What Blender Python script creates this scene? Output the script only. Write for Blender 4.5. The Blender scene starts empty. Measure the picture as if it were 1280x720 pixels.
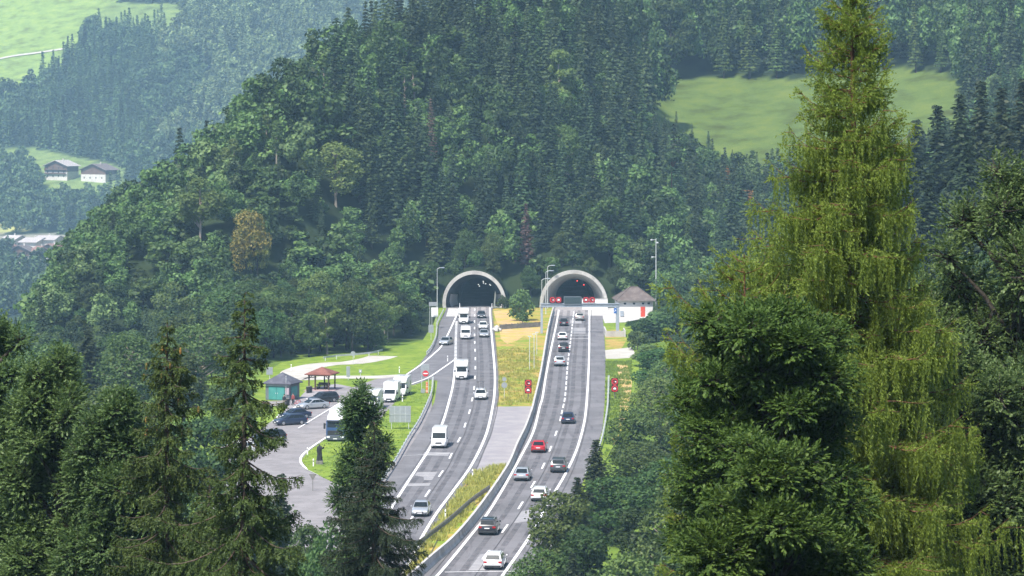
HAZE, EXPO = 0.000135, 1.0
import bpy, bmesh, math, random
import numpy as np
from mathutils import Vector, Matrix, noise as mnoise
R = math.radians
random.seed(11)
rng = np.random.default_rng(11)
scene = bpy.context.scene
COL = scene.collection

# ------------------------------------------------------------------ camera model of the photograph
F, CX, HY, H = 3680.0, 640.0, 137.0, 43.5
def G(x, y, z=0.0):
    d = F * (H - z) / (y - HY)
    return ((x - CX) * d / F, d, z)
def PD(x, y, d):
    return ((x - CX) * d / F, d, H - (y - HY) * d / F)

# ------------------------------------------------------------------ object helpers
def tag(o, label=None, cat=None, group=None, kind=None):
    if label: o['label'] = label
    if cat: o['category'] = cat
    if group: o['group'] = group
    if kind: o['kind'] = kind
    return o
def thing(name, label, cat, loc=(0, 0, 0), rz=0.0, group=None):
    o = bpy.data.objects.new(name, None); COL.objects.link(o)
    o.empty_display_size = 0.3
    o.location = loc; o.rotation_euler = (0, 0, rz)
    return tag(o, label, cat, group)
def link(name, me, parent=None):
    o = bpy.data.objects.new(name, me); COL.objects.link(o)
    if parent: o.parent = parent
    return o
def copy_tree(o, parent=None):
    c = o.copy(); COL.objects.link(c)
    if parent: c.parent = parent
    for ch in list(o.children): copy_tree(ch, c)
    return c
def obj(name, bm, mat, parent=None, smooth=None):
    me = bpy.data.meshes.new(name)
    bm.normal_update()
    bm.to_mesh(me); bm.free()
    for m in (mat if isinstance(mat, (list, tuple)) else [mat]): me.materials.append(m)
    if smooth is not None:
        me.shade_smooth(); me.set_sharp_from_angle(angle=R(smooth))
    return link(name, me, parent)
def struct(name, bm, mat):
    return tag(obj(name, bm, mat), kind='structure')
def np_mesh(name, V, Q, mats, mi=None, smooth=False):
    """V (n,3), Q (m,4) quads -> mesh"""
    me = bpy.data.meshes.new(name)
    V = np.asarray(V, np.float32); Q = np.asarray(Q, np.int32)
    me.vertices.add(len(V)); me.vertices.foreach_set('co', V.ravel())
    n, k = Q.shape
    me.loops.add(n * k); me.loops.foreach_set('vertex_index', Q.ravel())
    me.polygons.add(n)
    me.polygons.foreach_set('loop_start', np.arange(0, n * k, k, dtype=np.int32))
    me.polygons.foreach_set('loop_total', np.full(n, k, np.int32))
    if mi is not None: me.polygons.foreach_set('material_index', np.asarray(mi, np.int32))
    me.polygons.foreach_set('use_smooth', np.full(n, smooth, bool))
    for m in mats: me.materials.append(m)
    me.update(calc_edges=True)
    return me

# ------------------------------------------------------------------ bmesh shapes
def bx(bm, x0, x1, y0, y1, z0, z1, bev=0.0):
    vs = [bm.verts.new((x, y, z)) for z in (z0, z1) for y in (y0, y1) for x in (x0, x1)]
    fs = []
    for f in ((0, 2, 3, 1), (4, 5, 7, 6), (0, 1, 5, 4), (2, 6, 7, 3), (0, 4, 6, 2), (1, 3, 7, 5)):
        fs.append(bm.faces.new([vs[i] for i in f]))
    if bev > 0:
        es = list({e for f in fs for e in f.edges})
        bmesh.ops.bevel(bm, geom=es, offset=bev, segments=2, affect='EDGES', profile=0.5)
    return bm
def box(x0, x1, y0, y1, z0, z1, bev=0.0):
    return bx(bmesh.new(), x0, x1, y0, y1, z0, z1, bev)
def tube(bm, pts, rads, n=8, cap=True):
    pts = [Vector(p) for p in pts]
    if not hasattr(rads, '__len__'): rads = [rads] * len(pts)
    rings = []; prev = None
    for i, p in enumerate(pts):
        t = (pts[min(i + 1, len(pts) - 1)] - pts[max(i - 1, 0)]).normalized()
        if prev is None:
            a = Vector((1, 0, 0)) if abs(t.x) < .8 else Vector((0, 1, 0))
            u = t.cross(a).normalized()
        else:
            u = (prev - t * prev.dot(t)).normalized()
        prev = u; w = t.cross(u)
        rings.append([bm.verts.new(p + (u * math.cos(k * 2 * math.pi / n) + w * math.sin(k * 2 * math.pi / n)) * rads[i]) for k in range(n)])
    for a, b in zip(rings, rings[1:]):
        for k in range(n): bm.faces.new((a[k], a[(k + 1) % n], b[(k + 1) % n], b[k]))
    if cap:
        bm.faces.new(rings[0][::-1]); bm.faces.new(rings[-1])
    return bm
def loft(bm, secs, cap=True):
    rings = [[bm.verts.new(p) for p in s] for s in secs]; n = len(rings[0])
    for a, b in zip(rings, rings[1:]):
        for k in range(n): bm.faces.new((a[k], a[(k + 1) % n], b[(k + 1) % n], b[k]))
    if cap:
        bm.faces.new(rings[0][::-1]); bm.faces.new(rings[-1])
    bmesh.ops.recalc_face_normals(bm, faces=bm.faces[:])
    return bm
def prism(pts, z0, z1, bm=None):
    """closed XY polygon extruded in z"""
    bm = bm or bmesh.new()
    a = [bm.verts.new((p[0], p[1], z0)) for p in pts]; b = [bm.verts.new((p[0], p[1], z1)) for p in pts]
    n = len(pts)
    for k in range(n): bm.faces.new((a[k], a[(k + 1) % n], b[(k + 1) % n], b[k]))
    bm.faces.new(a[::-1]); bm.faces.new(b)
    bmesh.ops.recalc_face_normals(bm, faces=bm.faces[:])
    return bm
def disc(bm, c, r, n=20, axis='y', th=0.02):
    """thin disc facing -y"""
    a = [bm.verts.new((c[0] + r * math.cos(k * 2 * math.pi / n), c[1], c[2] + r * math.sin(k * 2 * math.pi / n))) for k in range(n)]
    b = [bm.verts.new((v.co.x, v.co.y + th, v.co.z)) for v in a]
    for k in range(n): bm.faces.new((a[k], b[k], b[(k + 1) % n], a[(k + 1) % n]))
    bm.faces.new(a); bm.faces.new(b[::-1])
    bmesh.ops.recalc_face_normals(bm, faces=bm.faces[:])
    return bm
def sheet(pts, z):
    bm = bmesh.new()
    f = bm.faces.new([bm.verts.new((p[0], p[1], z)) for p in pts])
    bm.normal_update()
    if f.normal.z < 0: f.normal_flip()
    bmesh.ops.triangulate(bm, faces=[f])
    return bm
def catmull(pts, step=2.0):
    P = [np.array(p[:2], float) for p in pts]
    P = [2 * P[0] - P[1]] + P + [2 * P[-1] - P[-2]]
    out = []
    for i in range(1, len(P) - 2):
        p0, p1, p2, p3 = P[i - 1:i + 3]
        n = max(2, int(np.linalg.norm(p2 - p1) / step))
        for k in range(n):
            t = k / n
            out.append(.5 * ((2 * p1) + (-p0 + p2) * t + (2 * p0 - 5 * p1 + 4 * p2 - p3) * t * t + (-p0 + 3 * p1 - 3 * p2 + p3) * t ** 3))
    out.append(P[-2]); return np.array(out)
def offset_line(pl, o):
    t = np.gradient(pl, axis=0); t /= np.linalg.norm(t, axis=1, keepdims=True)
    return pl + np.stack([-t[:, 1], t[:, 0]], 1) * o
def ribbon(bm, pl, w, z):
    a, b = offset_line(pl, w / 2), offset_line(pl, -w / 2)
    va = [bm.verts.new((*p, z)) for p in a]; vb = [bm.verts.new((*p, z)) for p in b]
    for i in range(len(pl) - 1): bm.faces.new((va[i], vb[i], vb[i + 1], va[i + 1]))
def arclen(pl):
    return np.concatenate([[0], np.cumsum(np.linalg.norm(np.diff(pl, axis=0), axis=1))])
def at_len(pl, s, L=None):
    L = arclen(pl) if L is None else L
    return np.stack([np.interp(s, L, pl[:, 0]), np.interp(s, L, pl[:, 1])], -1)

# ------------------------------------------------------------------ materials
def new_mat(name):
    m = bpy.data.materials.new(name); m.use_nodes = True
    nt = m.node_tree; b = nt.nodes['Principled BSDF']
    return m, nt, b
def ramp(nt, stops):
    r = nt.nodes.new('ShaderNodeValToRGB')
    els = r.color_ramp.elements
    while len(els) < len(stops): els.new(0.5)
    for e, (p, c) in zip(els, stops):
        e.position = p; e.color = (*c, 1) if len(c) == 3 else c
    return r
def plain(name, col, rough=0.6, metal=0.0, spec=0.5, var=0.0, scale=3.0, emit=None, es=1.0, coat=0.0, bump=0.0, bscale=20.0):
    m, nt, b = new_mat(name)
    b.inputs['Roughness'].default_value = rough; b.inputs['Metallic'].default_value = metal
    b.inputs['Specular IOR Level'].default_value = spec
    b.inputs['Coat Weight'].default_value = coat
    b.inputs['Coat Roughness'].default_value = 0.05
    b.inputs['Base Color'].default_value = (*col, 1)
    if var or bump:
        tc = nt.nodes.new('ShaderNodeTexCoord')
        n = nt.nodes.new('ShaderNodeTexNoise'); n.inputs['Scale'].default_value = scale; n.inputs['Detail'].default_value = 6
        nt.links.new(tc.outputs['Object'], n.inputs['Vector'])
        if var:
            r = ramp(nt, [(0.3, tuple(c * (1 - var) for c in col)), (0.7, tuple(min(1, c * (1 + var)) for c in col))])
            nt.links.new(n.outputs['Fac'], r.inputs['Fac']); nt.links.new(r.outputs['Color'], b.inputs['Base Color'])
        if bump:
            n2 = nt.nodes.new('ShaderNodeTexNoise'); n2.inputs['Scale'].default_value = bscale; n2.inputs['Detail'].default_value = 5
            nt.links.new(tc.outputs['Object'], n2.inputs['Vector'])
            bp = nt.nodes.new('ShaderNodeBump'); bp.inputs['Strength'].default_value = bump
            nt.links.new(n2.outputs['Fac'], bp.inputs['Height']); nt.links.new(bp.outputs['Normal'], b.inputs['Normal'])
    if emit:
        b.inputs['Emission Color'].default_value = (*emit, 1); b.inputs['Emission Strength'].default_value = es
    return m
def multi_noise(name, layers, rough=0.9, spec=0.2, bump=0.0, bscale=8.0):
    """base colour = chain of noise-masked mixes; layers: [(col), (col, scale, lo, hi, stretch)...]"""
    m, nt, b = new_mat(name)
    b.inputs['Roughness'].default_value = rough; b.inputs['Specular IOR Level'].default_value = spec
    tc = nt.nodes.new('ShaderNodeTexCoord')
    cur = None
    for i, L in enumerate(layers):
        if i == 0:
            rgb = nt.nodes.new('ShaderNodeRGB'); rgb.outputs[0].default_value = (*L[0], 1); cur = rgb.outputs[0]; continue
        col, sc, lo, hi = L[:4]
        mp = nt.nodes.new('ShaderNodeMapping'); mp.inputs['Location'].default_value = (i * 17.3, i * 5.1, i * 3.7)
        if len(L) > 4: mp.inputs['Scale'].default_value = L[4]
        nt.links.new(tc.outputs['Object'], mp.inputs['Vector'])
        n = nt.nodes.new('ShaderNodeTexNoise'); n.inputs['Scale'].default_value = sc; n.inputs['Detail'].default_value = 5; n.inputs['Roughness'].default_value = .6
        nt.links.new(mp.outputs['Vector'], n.inputs['Vector'])
        mr = nt.nodes.new('ShaderNodeMapRange'); mr.inputs[1].default_value = lo; mr.inputs[2].default_value = hi
        nt.links.new(n.outputs['Fac'], mr.inputs[0])
        mx = nt.nodes.new('ShaderNodeMix'); mx.data_type = 'RGBA'
        nt.links.new(mr.outputs[0], mx.inputs[0]); nt.links.new(cur, mx.inputs[6]); mx.inputs[7].default_value = (*col, 1)
        cur = mx.outputs[2]
    nt.links.new(cur, b.inputs['Base Color'])
    if bump:
        n2 = nt.nodes.new('ShaderNodeTexNoise'); n2.inputs['Scale'].default_value = bscale; n2.inputs['Detail'].default_value = 6
        nt.links.new(tc.outputs['Object'], n2.inputs['Vector'])
        bp = nt.nodes.new('ShaderNodeBump'); bp.inputs['Strength'].default_value = bump; bp.inputs['Distance'].default_value = 0.1
        nt.links.new(n2.outputs['Fac'], bp.inputs['Height']); nt.links.new(bp.outputs['Normal'], b.inputs['Normal'])
    return m
def foliage(name, c0, c1, trans=0.25, objvar=0.25, rough=0.55, spec=0.25, huevar=0.03, patch=0.0):
    """leaf colour varies per leaf (mesh island) and per tree (object)"""
    m, nt, b = new_mat(name)
    b.inputs['Roughness'].default_value = rough; b.inputs['Specular IOR Level'].default_value = spec
    g = nt.nodes.new('ShaderNodeNewGeometry')
    r = ramp(nt, [(0.0, c0), (1.0, c1)])
    nt.links.new(g.outputs['Random Per Island'], r.inputs['Fac'])
    oi = nt.nodes.new('ShaderNodeObjectInfo')
    hs = nt.nodes.new('ShaderNodeHueSaturation')
    def mr(src, lo, hi):
        n = nt.nodes.new('ShaderNodeMapRange'); n.inputs[3].default_value = lo; n.inputs[4].default_value = hi
        nt.links.new(src, n.inputs[0]); return n.outputs[0]
    val = mr(oi.outputs['Random'], 1 - objvar, 1 + objvar)
    if patch:      # crowns of a far wood differ from tree to tree
        tc = nt.nodes.new('ShaderNodeTexCoord'); vo = nt.nodes.new('ShaderNodeTexVoronoi'); vo.inputs['Scale'].default_value = patch
        mp = nt.nodes.new('ShaderNodeMapping'); mp.inputs['Scale'].default_value = (1, 1, .12); nt.links.new(tc.outputs['Object'], mp.inputs['Vector']); nt.links.new(mp.outputs['Vector'], vo.inputs['Vector'])
        sp = nt.nodes.new('ShaderNodeSeparateColor'); nt.links.new(vo.outputs['Color'], sp.inputs['Color'])
        mu = nt.nodes.new('ShaderNodeMath'); mu.operation = 'MULTIPLY'; nt.links.new(val, mu.inputs[0]); nt.links.new(mr(sp.outputs['Red'], .35, 1.9), mu.inputs[1]); val = mu.outputs[0]
    nt.links.new(val, hs.inputs['Value'])
    wn = nt.nodes.new('ShaderNodeTexWhiteNoise'); wn.noise_dimensions = '1D'
    nt.links.new(oi.outputs['Random'], wn.inputs['W'])
    nt.links.new(mr(wn.outputs['Value'], .5 - huevar, .5 + huevar), hs.inputs['Hue'])
    nt.links.new(r.outputs['Color'], hs.inputs['Color'])
    nt.links.new(hs.outputs['Color'], b.inputs['Base Color'])
    if trans:
        t = nt.nodes.new('ShaderNodeBsdfTranslucent'); nt.links.new(hs.outputs['Color'], t.inputs['Color'])
        mx = nt.nodes.new('ShaderNodeMixShader'); mx.inputs[0].default_value = trans
        nt.links.new(b.outputs[0], mx.inputs[1]); nt.links.new(t.outputs[0], mx.inputs[2])
        nt.links.new(mx.outputs[0], nt.nodes['Material Output'].inputs['Surface'])
    return m
M = {}
M['bark'] = multi_noise('bark', [((.065, .045, .032),), ((.11, .085, .07), 6, .4, .65, (1, 1, .2))], bump=.5)
M['bark_red'] = multi_noise('bark_red', [((.17, .085, .045),), ((.09, .055, .04), 7, .45, .65, (1, 1, .2))], bump=.5)
M['bark_dark'] = multi_noise('bark_dark', [((.045, .038, .03),), ((.09, .08, .07), 6, .5, .7)], bump=.5)
M['bark_pale'] = multi_noise('bark_pale', [((.32, .27, .22),), ((.2, .16, .12), 4, .5, .7)])
M['spruce'] = foliage('spruce_needles', (.028, .056, .026), (.068, .105, .042), trans=.2, objvar=.5, huevar=.02)
M['spruce_near'] = foliage('near_spruce_needles', (.034, .060, .014), (.105, .150, .036), trans=.32, objvar=.08, huevar=.01)
M['spruce_dense'] = foliage('dense_spruce_needles', (.018, .032, .014), (.050, .070, .028), trans=.18, objvar=.1)
M['broad'] = foliage('broadleaf_leaves', (.042, .084, .022), (.102, .158, .044), trans=.38, objvar=.42, huevar=.03)
M['broad_pale'] = foliage('pale_broadleaf_leaves', (.08, .135, .034), (.165, .235, .065), trans=.38, objvar=.25, huevar=.02)
M['larch'] = foliage('larch_needles', (.036, .068, .024), (.085, .13, .045), trans=.2, objvar=.25)
M['larch_near'] = foliage('near_larch_needles', (.13, .185, .024), (.28, .37, .066), trans=.5, objvar=.05, huevar=.004)
M['leaf_dark'] = foliage('dark_leaves', (.032, .070, .012), (.115, .182, .036), trans=.38, objvar=.06, huevar=.006, rough=.55, spec=.2)
M['leaf_ash'] = foliage('ash_leaves', (.042, .086, .018), (.17, .25, .085), trans=.42, objvar=.12, huevar=.012, rough=.5, spec=.3)
M['autumn'] = foliage('autumn_leaves', (.13, .15, .03), (.30, .27, .05), trans=.25, objvar=.1)
M['orange'] = foliage('orange_leaves', (.22, .085, .03), (.36, .17, .06), trans=.25, objvar=.1)
M['rust'] = foliage('rust_leaves', (.08, .055, .04), (.15, .095, .075), trans=.2, objvar=.1)
M['lime'] = foliage('lime_leaves', (.10, .15, .02), (.20, .27, .05), trans=.3, objvar=.15)
M['cone'] = foliage('cone_scales', (.22, .085, .025), (.36, .15, .05), trans=0, objvar=.1)
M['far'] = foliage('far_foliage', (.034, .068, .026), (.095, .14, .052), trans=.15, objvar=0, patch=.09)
M['far_painted_sun'] = foliage('far_sun_painted_foliage', (.10, .15, .06), (.20, .25, .11), trans=.2, objvar=0, patch=.09)  # leaf colour lightened to paint in sunlight on the far slope
for k, c0, c1 in (('w_spruce', (.028, .056, .026), (.068, .105, .042)), ('w_larch', (.036, .068, .024), (.085, .13, .045)), ('w_broad', (.042, .084, .022), (.102, .158, .044)), ('w_pale', (.07, .11, .036), (.14, .19, .065))):
    M[k] = foliage(k.replace('w_', 'massed_'), c0, c1, trans=.25, objvar=0, patch=.16)
# ------------------------------------------------------------------ terrain
def sstep(a, b, x):
    t = np.clip((x - a) / (b - a), 0, 1); return t * t * (3 - 2 * t)
def smin(a, b, k):
    h = np.clip(.5 + .5 * (b - a) / k, 0, 1); return b * (1 - h) + a * h - k * h * (1 - h)
def softpos(x, k=3.0):
    return np.where(x > k, x - k / 2, np.where(x > 0, x * x / (2 * k), 0))
FD = [1200, 1300, 1700, 1990, 2130, 2300, 2450, 2600, 2838, 3000, 3400, 4300]
FZ = [-95, -90, -79, -62, -45, -11.5, 14, 70, 141, 205, 400, 700]
PORTALS = [(( 592.8 - CX) * 646 / F, 6.85, 1.15), ((717.2 - CX) * 646 / F, 7.35, .8)]   # x, outer radius, centre height
def terr(X, Y):
    X = np.asarray(X, float); Y = np.asarray(Y, float)
    # right bank and left fall to the valley
    XR = np.interp(Y, [100, 283, 381, 400, 480, 570, 620, 660, 900], [4, 9, 15, 19, 23, 29, 34, 40, 60])
    right = .34 * softpos(X - XR, 8); right = np.minimum(right, 30 + .1 * softpos(X - XR - 88, 5))
    left = -.30 * softpos(-44 - X, 10)
    left = np.maximum(left, -82 - 8 * np.sin(X / 90))
    # main hill
    Yf = np.interp(X, [-140, -100, -60, -30, -15, 5, 60, 130], [565, 568, 590, 640, 657, 657, 650, 640])
    u = np.maximum(Y - Yf, 0)
    P = np.interp(X, [-330, -200, -130, -117, -107, -88, -61, -24, 6, 40, 120], [-150, -95, -50, -26, -8, 11, 33, 57, 80, 92, 110])
    P = P + .03 * (Y - 700)
    P = P + 2.2 * np.sin(X / 9.) + 1.5 * np.sin(Y / 17. + X / 23.)
    face = smin(.52 * u + left * 1., P, 14.0)
    ur = u + 4 * np.sin(X / 21.)
    rightp = np.where(ur < 120, .12 * ur, np.where(ur < 280, 14.4 + .25 * (ur - 120), 54.4 + .6 * (ur - 280)))
    w = sstep(2, 50, X)
    hill = face * (1 - w) + (rightp + right * .4) * w
    k = sstep(0, 30, u)
    low = np.where(X > 0, right, left)
    h = np.where(u > 0, np.where(X > 20, np.maximum(hill, low * (1 - k) + hill * k), np.maximum(hill, left)), low)
    # viewpoint slope
    fg = 41.8 - .30 * Y
    h = h + np.where(fg > 0, fg, 0) * (1 - sstep(-2, 0, -fg - 2)) if False else h + softpos(fg + 3, 8) * 1.0
    for cx, r, cz in PORTALS:      # earth drawn over the two tubes
        dx = np.abs(X - cx); tz = cz + np.sqrt(np.maximum(r * r - dx * dx, 0)) + .03
        h = np.where((dx < r) & (Y > 646.9) & (Y < 780), np.maximum(h, tz), h)
    # far valley side
    Fz = np.interp(Y, FD, FZ) + .05 * (X + 330) + 7 * np.sin(X / 60. + Y / 140.) * sstep(2400, 2700, Y) - np.maximum(0, (X + 240)) * .12 * sstep(2500, 2800, Y)
    h = np.where(Y > 1100, np.maximum(h, Fz), h)
    return h
def terr1(x, y): return float(terr(np.array([x]), np.array([y]))[0])

def in_poly(px, py, poly):
    px = np.asarray(px, float); py = np.asarray(py, float)
    ins = np.zeros(px.shape, bool); n = len(poly)
    for i in range(n):
        x1, y1 = poly[i]; x2, y2 = poly[(i + 1) % n]
        c = ((y1 > py) != (y2 > py)) & (px < (x2 - x1) * (py - y1) / (y2 - y1 + 1e-12) + x1)
        ins ^= c
    return ins
def proj(X, Y, Z):
    return CX + X * F / Y, HY + (H - Z) * F / Y
# open ground of the distant landscape, by where it lies on the far slope
MEADOW_TOP = [(-90, 120), (0, 122), (18, 124), (40, 112), (72, 94), (102, 62), (112, 34), (130, 13), (150, 4), (150, -30), (-90, -30)]
MEADOW_TOP2 = [(108, 26), (140, 2), (225, 6), (240, 42), (170, 46), (118, 50)]
MEADOW_LOW = [(-90, 184), (30, 184), (75, 190), (115, 199), (155, 208), (170, 254), (142, 256), (100, 257), (48, 254), (44, 216), (0, 209), (-90, 206)]
FIELD = [(-90, 279), (-2, 281), (32, 283), (30, 292), (-90, 294)]
VILLAGE = [(-60, 294), (110, 292), (110, 374), (30, 374), (14, 366), (8, 330), (-60, 322)]
def far_open(X, Y, Z):
    x, y = proj(X, Y, Z)
    o = np.zeros(X.shape, int)
    for i, p in enumerate((MEADOW_TOP, MEADOW_TOP2, MEADOW_LOW, FIELD, VILLAGE)):
        o = np.where(in_poly(x, y, p) & (Y > 1500), i + 1, o)
    return o
NEAR_MEADOW = [(772, 112), (800, 104), (880, 96), (1010, 97), (1060, 90), (1130, 84), (1180, 92), (1206, 108), (1212, 140), (1190, 160), (1100, 222), (960, 222), (880, 196), (830, 155)]
def meadow_near(X, Y):
    x, y = proj(X, Y, terr(X, Y))
    return in_poly(x + 5 * np.sin(Y / 9.), y + 1.5 * np.sin(X / 5.), NEAR_MEADOW) & (Y > 780) & (Y < 990)
def meadow_near_old(X, Y):
    left = np.interp(Y, [820, 850, 900, 945], [60, 44, 40, 38])
    back = 935 + 6 * np.sin(X / 13.) - np.clip((X - 118) * .8, 0, 50)
    return (X > left) & (X < 150) & (Y > 815) & (Y < back)

def axis(segs):
    out = []
    for a, b, s in segs: out += list(np.arange(a, b, s))
    return np.array(out + [segs[-1][1]])
ax = axis([(-1300, -500, 40), (-500, -140, 8), (-140, -18, 2.5), (-18, 24, .6), (24, 160, 2.5), (160, 600, 20)])
ay = axis([(-60, 140, 6), (140, 630, 3), (630, 642, 1.5), (642, 652, .5), (652, 700, 1.5), (700, 1000, 4), (1000, 3100, 10), (3100, 4300, 60)])
GX, GY = np.meshgrid(ax, ay)
GZ = terr(GX, GY)
flat = (GY > 150) & (GY < 655) & (np.abs(GZ) < 3)
GZn = GZ + rng.normal(0, .12, GZ.shape) * (~flat & (GX < -18)) - .15 * (GY < 646)
nx, ny = len(ax), len(ay)
V = np.stack([GX, GY, GZn], -1).reshape(-1, 3)
idx = np.arange(nx * ny).reshape(ny, nx)
Q = np.stack([idx[:-1, :-1], idx[:-1, 1:], idx[1:, 1:], idx[1:, :-1]], -1).reshape(-1, 4)
ctr = V[Q].mean(1)
keep = np.ones(len(Q), bool)
for cx, r, cz in PORTALS:      # leave the ground open where the two bores run into the hill
    zz = V[Q][:, :, 2]; front = (np.abs(ctr[:, 0] - cx) < r - .05) & (ctr[:, 1] > 645.4) & (ctr[:, 1] < 648.6) & (zz.max(1) - zz.min(1) > .35) & (zz.min(1) < cz)
    keep &= ~front
Q = Q[keep]
fo = far_open(GX, GY, GZ); mn = meadow_near(GX, GY)
colr = np.zeros((ny, nx, 4), np.float32); colr[..., 3] = 1
colr[..., :3] = (.022, .036, .014)
colr[mn, :3] = (.092, .135, .030)
for i, c in enumerate([(.20, .29, .07), (.16, .23, .065), (.16, .23, .07), (.34, .36, .13), (.25, .25, .2)]):
    colr[fo == i + 1, :3] = c
okx = (GX > -60) & (GX < 30) & (GY > 280) & (GY < 560) & flat
colr[okx, :3] = (.12, .19, .03)
me = np_mesh('terrain', V, Q, [], smooth=True)
at = me.color_attributes.new('ground', 'FLOAT_COLOR', 'POINT')
at.data.foreach_set('color', colr.reshape(-1))
m, nt, b = new_mat('terrain_ground'); b.inputs['Roughness'].default_value = 1; b.inputs['Specular IOR Level'].default_value = .1
a_ = nt.nodes.new('ShaderNodeAttribute'); a_.attribute_name = 'ground'
tc = nt.nodes.new('ShaderNodeTexCoord'); n1 = nt.nodes.new('ShaderNodeTexNoise'); n1.inputs['Scale'].default_value = .09; n1.inputs['Detail'].default_value = 9; n1.inputs['Roughness'].default_value = .65
nt.links.new(tc.outputs['Object'], n1.inputs['Vector'])
rr = ramp(nt, [(.32, (.60, .52, .5)), (.5, (1, 1, 1)), (.68, (1.35, 1.2, 1.1))]); nt.links.new(n1.outputs['Fac'], rr.inputs['Fac'])
mx = nt.nodes.new('ShaderNodeMix'); mx.data_type = 'RGBA'; mx.blend_type = 'MULTIPLY'; mx.inputs[0].default_value = 1
nt.links.new(a_.outputs['Color'], mx.inputs[6]); nt.links.new(rr.outputs['Color'], mx.inputs[7]); nt.links.new(mx.outputs[2], b.inputs['Base Color'])
me.materials.append(m)
tag(link('terrain', me), kind='structure')

# ------------------------------------------------------------------ roads, verges, markings (all on the valley-side terrace at z = 0)
asphalt = dict(rough=.92, spec=.25, bump=.12, bscale=14.)
M['asphalt'] = multi_noise('asphalt', [((.142, .137, .143),), ((.185, .178, .185), .25, .42, .62), ((.105, .10, .108), .9, .55, .75, (1, .12, 1)), ((.19, .18, .185), 2.5, .62, .8)], **asphalt)
M['asphalt_right'] = multi_noise('asphalt_right', [((.142, .137, .142),), ((.19, .181, .188), .2, .42, .62), ((.098, .093, .10), 1.1, .55, .75, (1, .10, 1)), ((.18, .17, .175), 3., .62, .8)], **asphalt)
M['asphalt_lot'] = multi_noise('asphalt_lot', [((.215, .20, .20),), ((.28, .26, .26), .3, .4, .65), ((.16, .15, .15), 1.3, .55, .75)], **asphalt)
M['paving_median'] = multi_noise('paving_median', [((.27, .25, .26),), ((.32, .30, .30), .35, .42, .62), ((.21, .20, .205), 1.8, .58, .78)], **asphalt)
M['concrete_pave'] = multi_noise('concrete_pave', [((.43, .41, .385),), ((.53, .51, .48), .5, .42, .62), ((.34, .31, .29), 2.2, .6, .8)], rough=.9)
M['concrete_road'] = multi_noise('concrete_road', [((.27, .25, .245),), ((.36, .33, .32), .6, .42, .62), ((.20, .185, .18), 2.2, .6, .8, (1, .2, 1))], rough=.9)
M['path'] = multi_noise('gravel_path', [((.42, .39, .34),), ((.50, .475, .42), .4, .42, .62), ((.33, .30, .25), 1.5, .6, .8)], rough=.95)
M['grass'] = multi_noise('verge_grass', [((.155, .235, .028),), ((.22, .29, .04), .22, .42, .6), ((.095, .16, .025), .7, .5, .68), ((.26, .27, .07), 1.9, .58, .75), ((.08, .12, .02), 6., .6, .8)], rough=1, spec=.1, bump=.6, bscale=5)
M['dry_grass'] = multi_noise('dry_median_grass', [((.33, .28, .055),), ((.40, .26, .09), .16, .42, .58), ((.18, .25, .03), .22, .44, .58), ((.50, .42, .10), 1.2, .55, .72), ((.20, .19, .04), 3.5, .6, .8)], rough=1, spec=.1, bump=.7, bscale=5)
M['dirt'] = multi_noise('bare_dirt', [((.46, .31, .14),), ((.54, .38, .2), .3, .45, .6), ((.42, .36, .07), .35, .45, .6), ((.30, .2, .11), 2., .6, .75)], rough=1, spec=.1, bump=.5)
M['paint'] = multi_noise('road_paint', [((.80, .79, .78),), ((.55, .54, .54), 1.6, .6, .85)], rough=.7)
M['patch'] = multi_noise('asphalt_patch', [((.27, .26, .265),), ((.33, .32, .32), .8, .42, .62)], rough=.95)
M['concrete'] = multi_noise('concrete', [((.42, .39, .36),), ((.30, .275, .25), .8, .48, .66, (1, 1, .4)), ((.52, .49, .46), 2, .55, .75)], rough=.92, bump=.15)
M['galv'] = plain('galvanised_steel', (.56, .58, .57), .5, .15, var=.12)
M['galv_dark'] = plain('weathered_steel', (.20, .19, .165), .6, .4, var=.3, scale=2)
M['grey_paint'] = plain('grey_paint', (.33, .37, .42), .5, .2, var=.1)
M['white'] = plain('white_paint', (.8, .8, .79), .45, var=.04)
M['black'] = plain('black_plastic', (.018, .018, .02), .5)
M['rubber'] = plain('rubber', (.018, .018, .018), .8)

def gp(pts, z=0.0): return [G(x, y) for x, y in pts]
def flat_sheet(name, pts, z, mat):
    return struct(name, sheet(gp(pts), z), M[mat])
xl, xr_ = PORTALS[0][0], PORTALS[1][0]
flat_sheet('grass_verge', [(285, 560), (322, 472), (352, 453), (405, 444), (470, 441), (528, 426), (542, 404), (549, 384), (560, 384), (566, 400), (580, 480), (560, 700), (430, 720), (300, 690)], 0.0, 'grass')
flat_sheet('roadside_grass', [(748, 392), (785, 396), (800, 440), (796, 500), (772, 548), (748, 592), (700, 660), (640, 800), (600, 800), (690, 640), (735, 520)], 0.0, 'grass')
flat_sheet('median_grass', [(614, 386), (636, 384), (676, 384), (692, 384), (688, 406), (677, 470), (668, 508.2), (620, 509.5), (622, 470), (619, 430)], 0.0, 'dry_grass')
flat_sheet('median_dirt', [(617, 389), (634, 387), (640, 398), (660, 404), (676, 405), (675, 414), (668, 423), (655, 420), (646, 426), (634, 430), (626, 424), (624, 410), (619, 398)], .012, 'dirt')
flat_sheet('median_wedge', [(588, 594), (626, 581), (640, 582), (600, 650), (530, 730), (460, 800), (440, 800), (500, 735), (536, 671), (552, 645), (572, 618)], .012, 'dry_grass')
flat_sheet('median_pavement', [(616, 508.6), (667, 508), (655, 545), (640, 578), (624, 583.5), (588, 594.5), (602, 568)], .03, 'paving_median')
flat_sheet('verge_dirt', [(771, 456), (784, 456), (790, 478), (786, 512), (776, 540), (768, 556), (764, 548), (774, 520), (776, 490)], .012, 'dirt')
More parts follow.
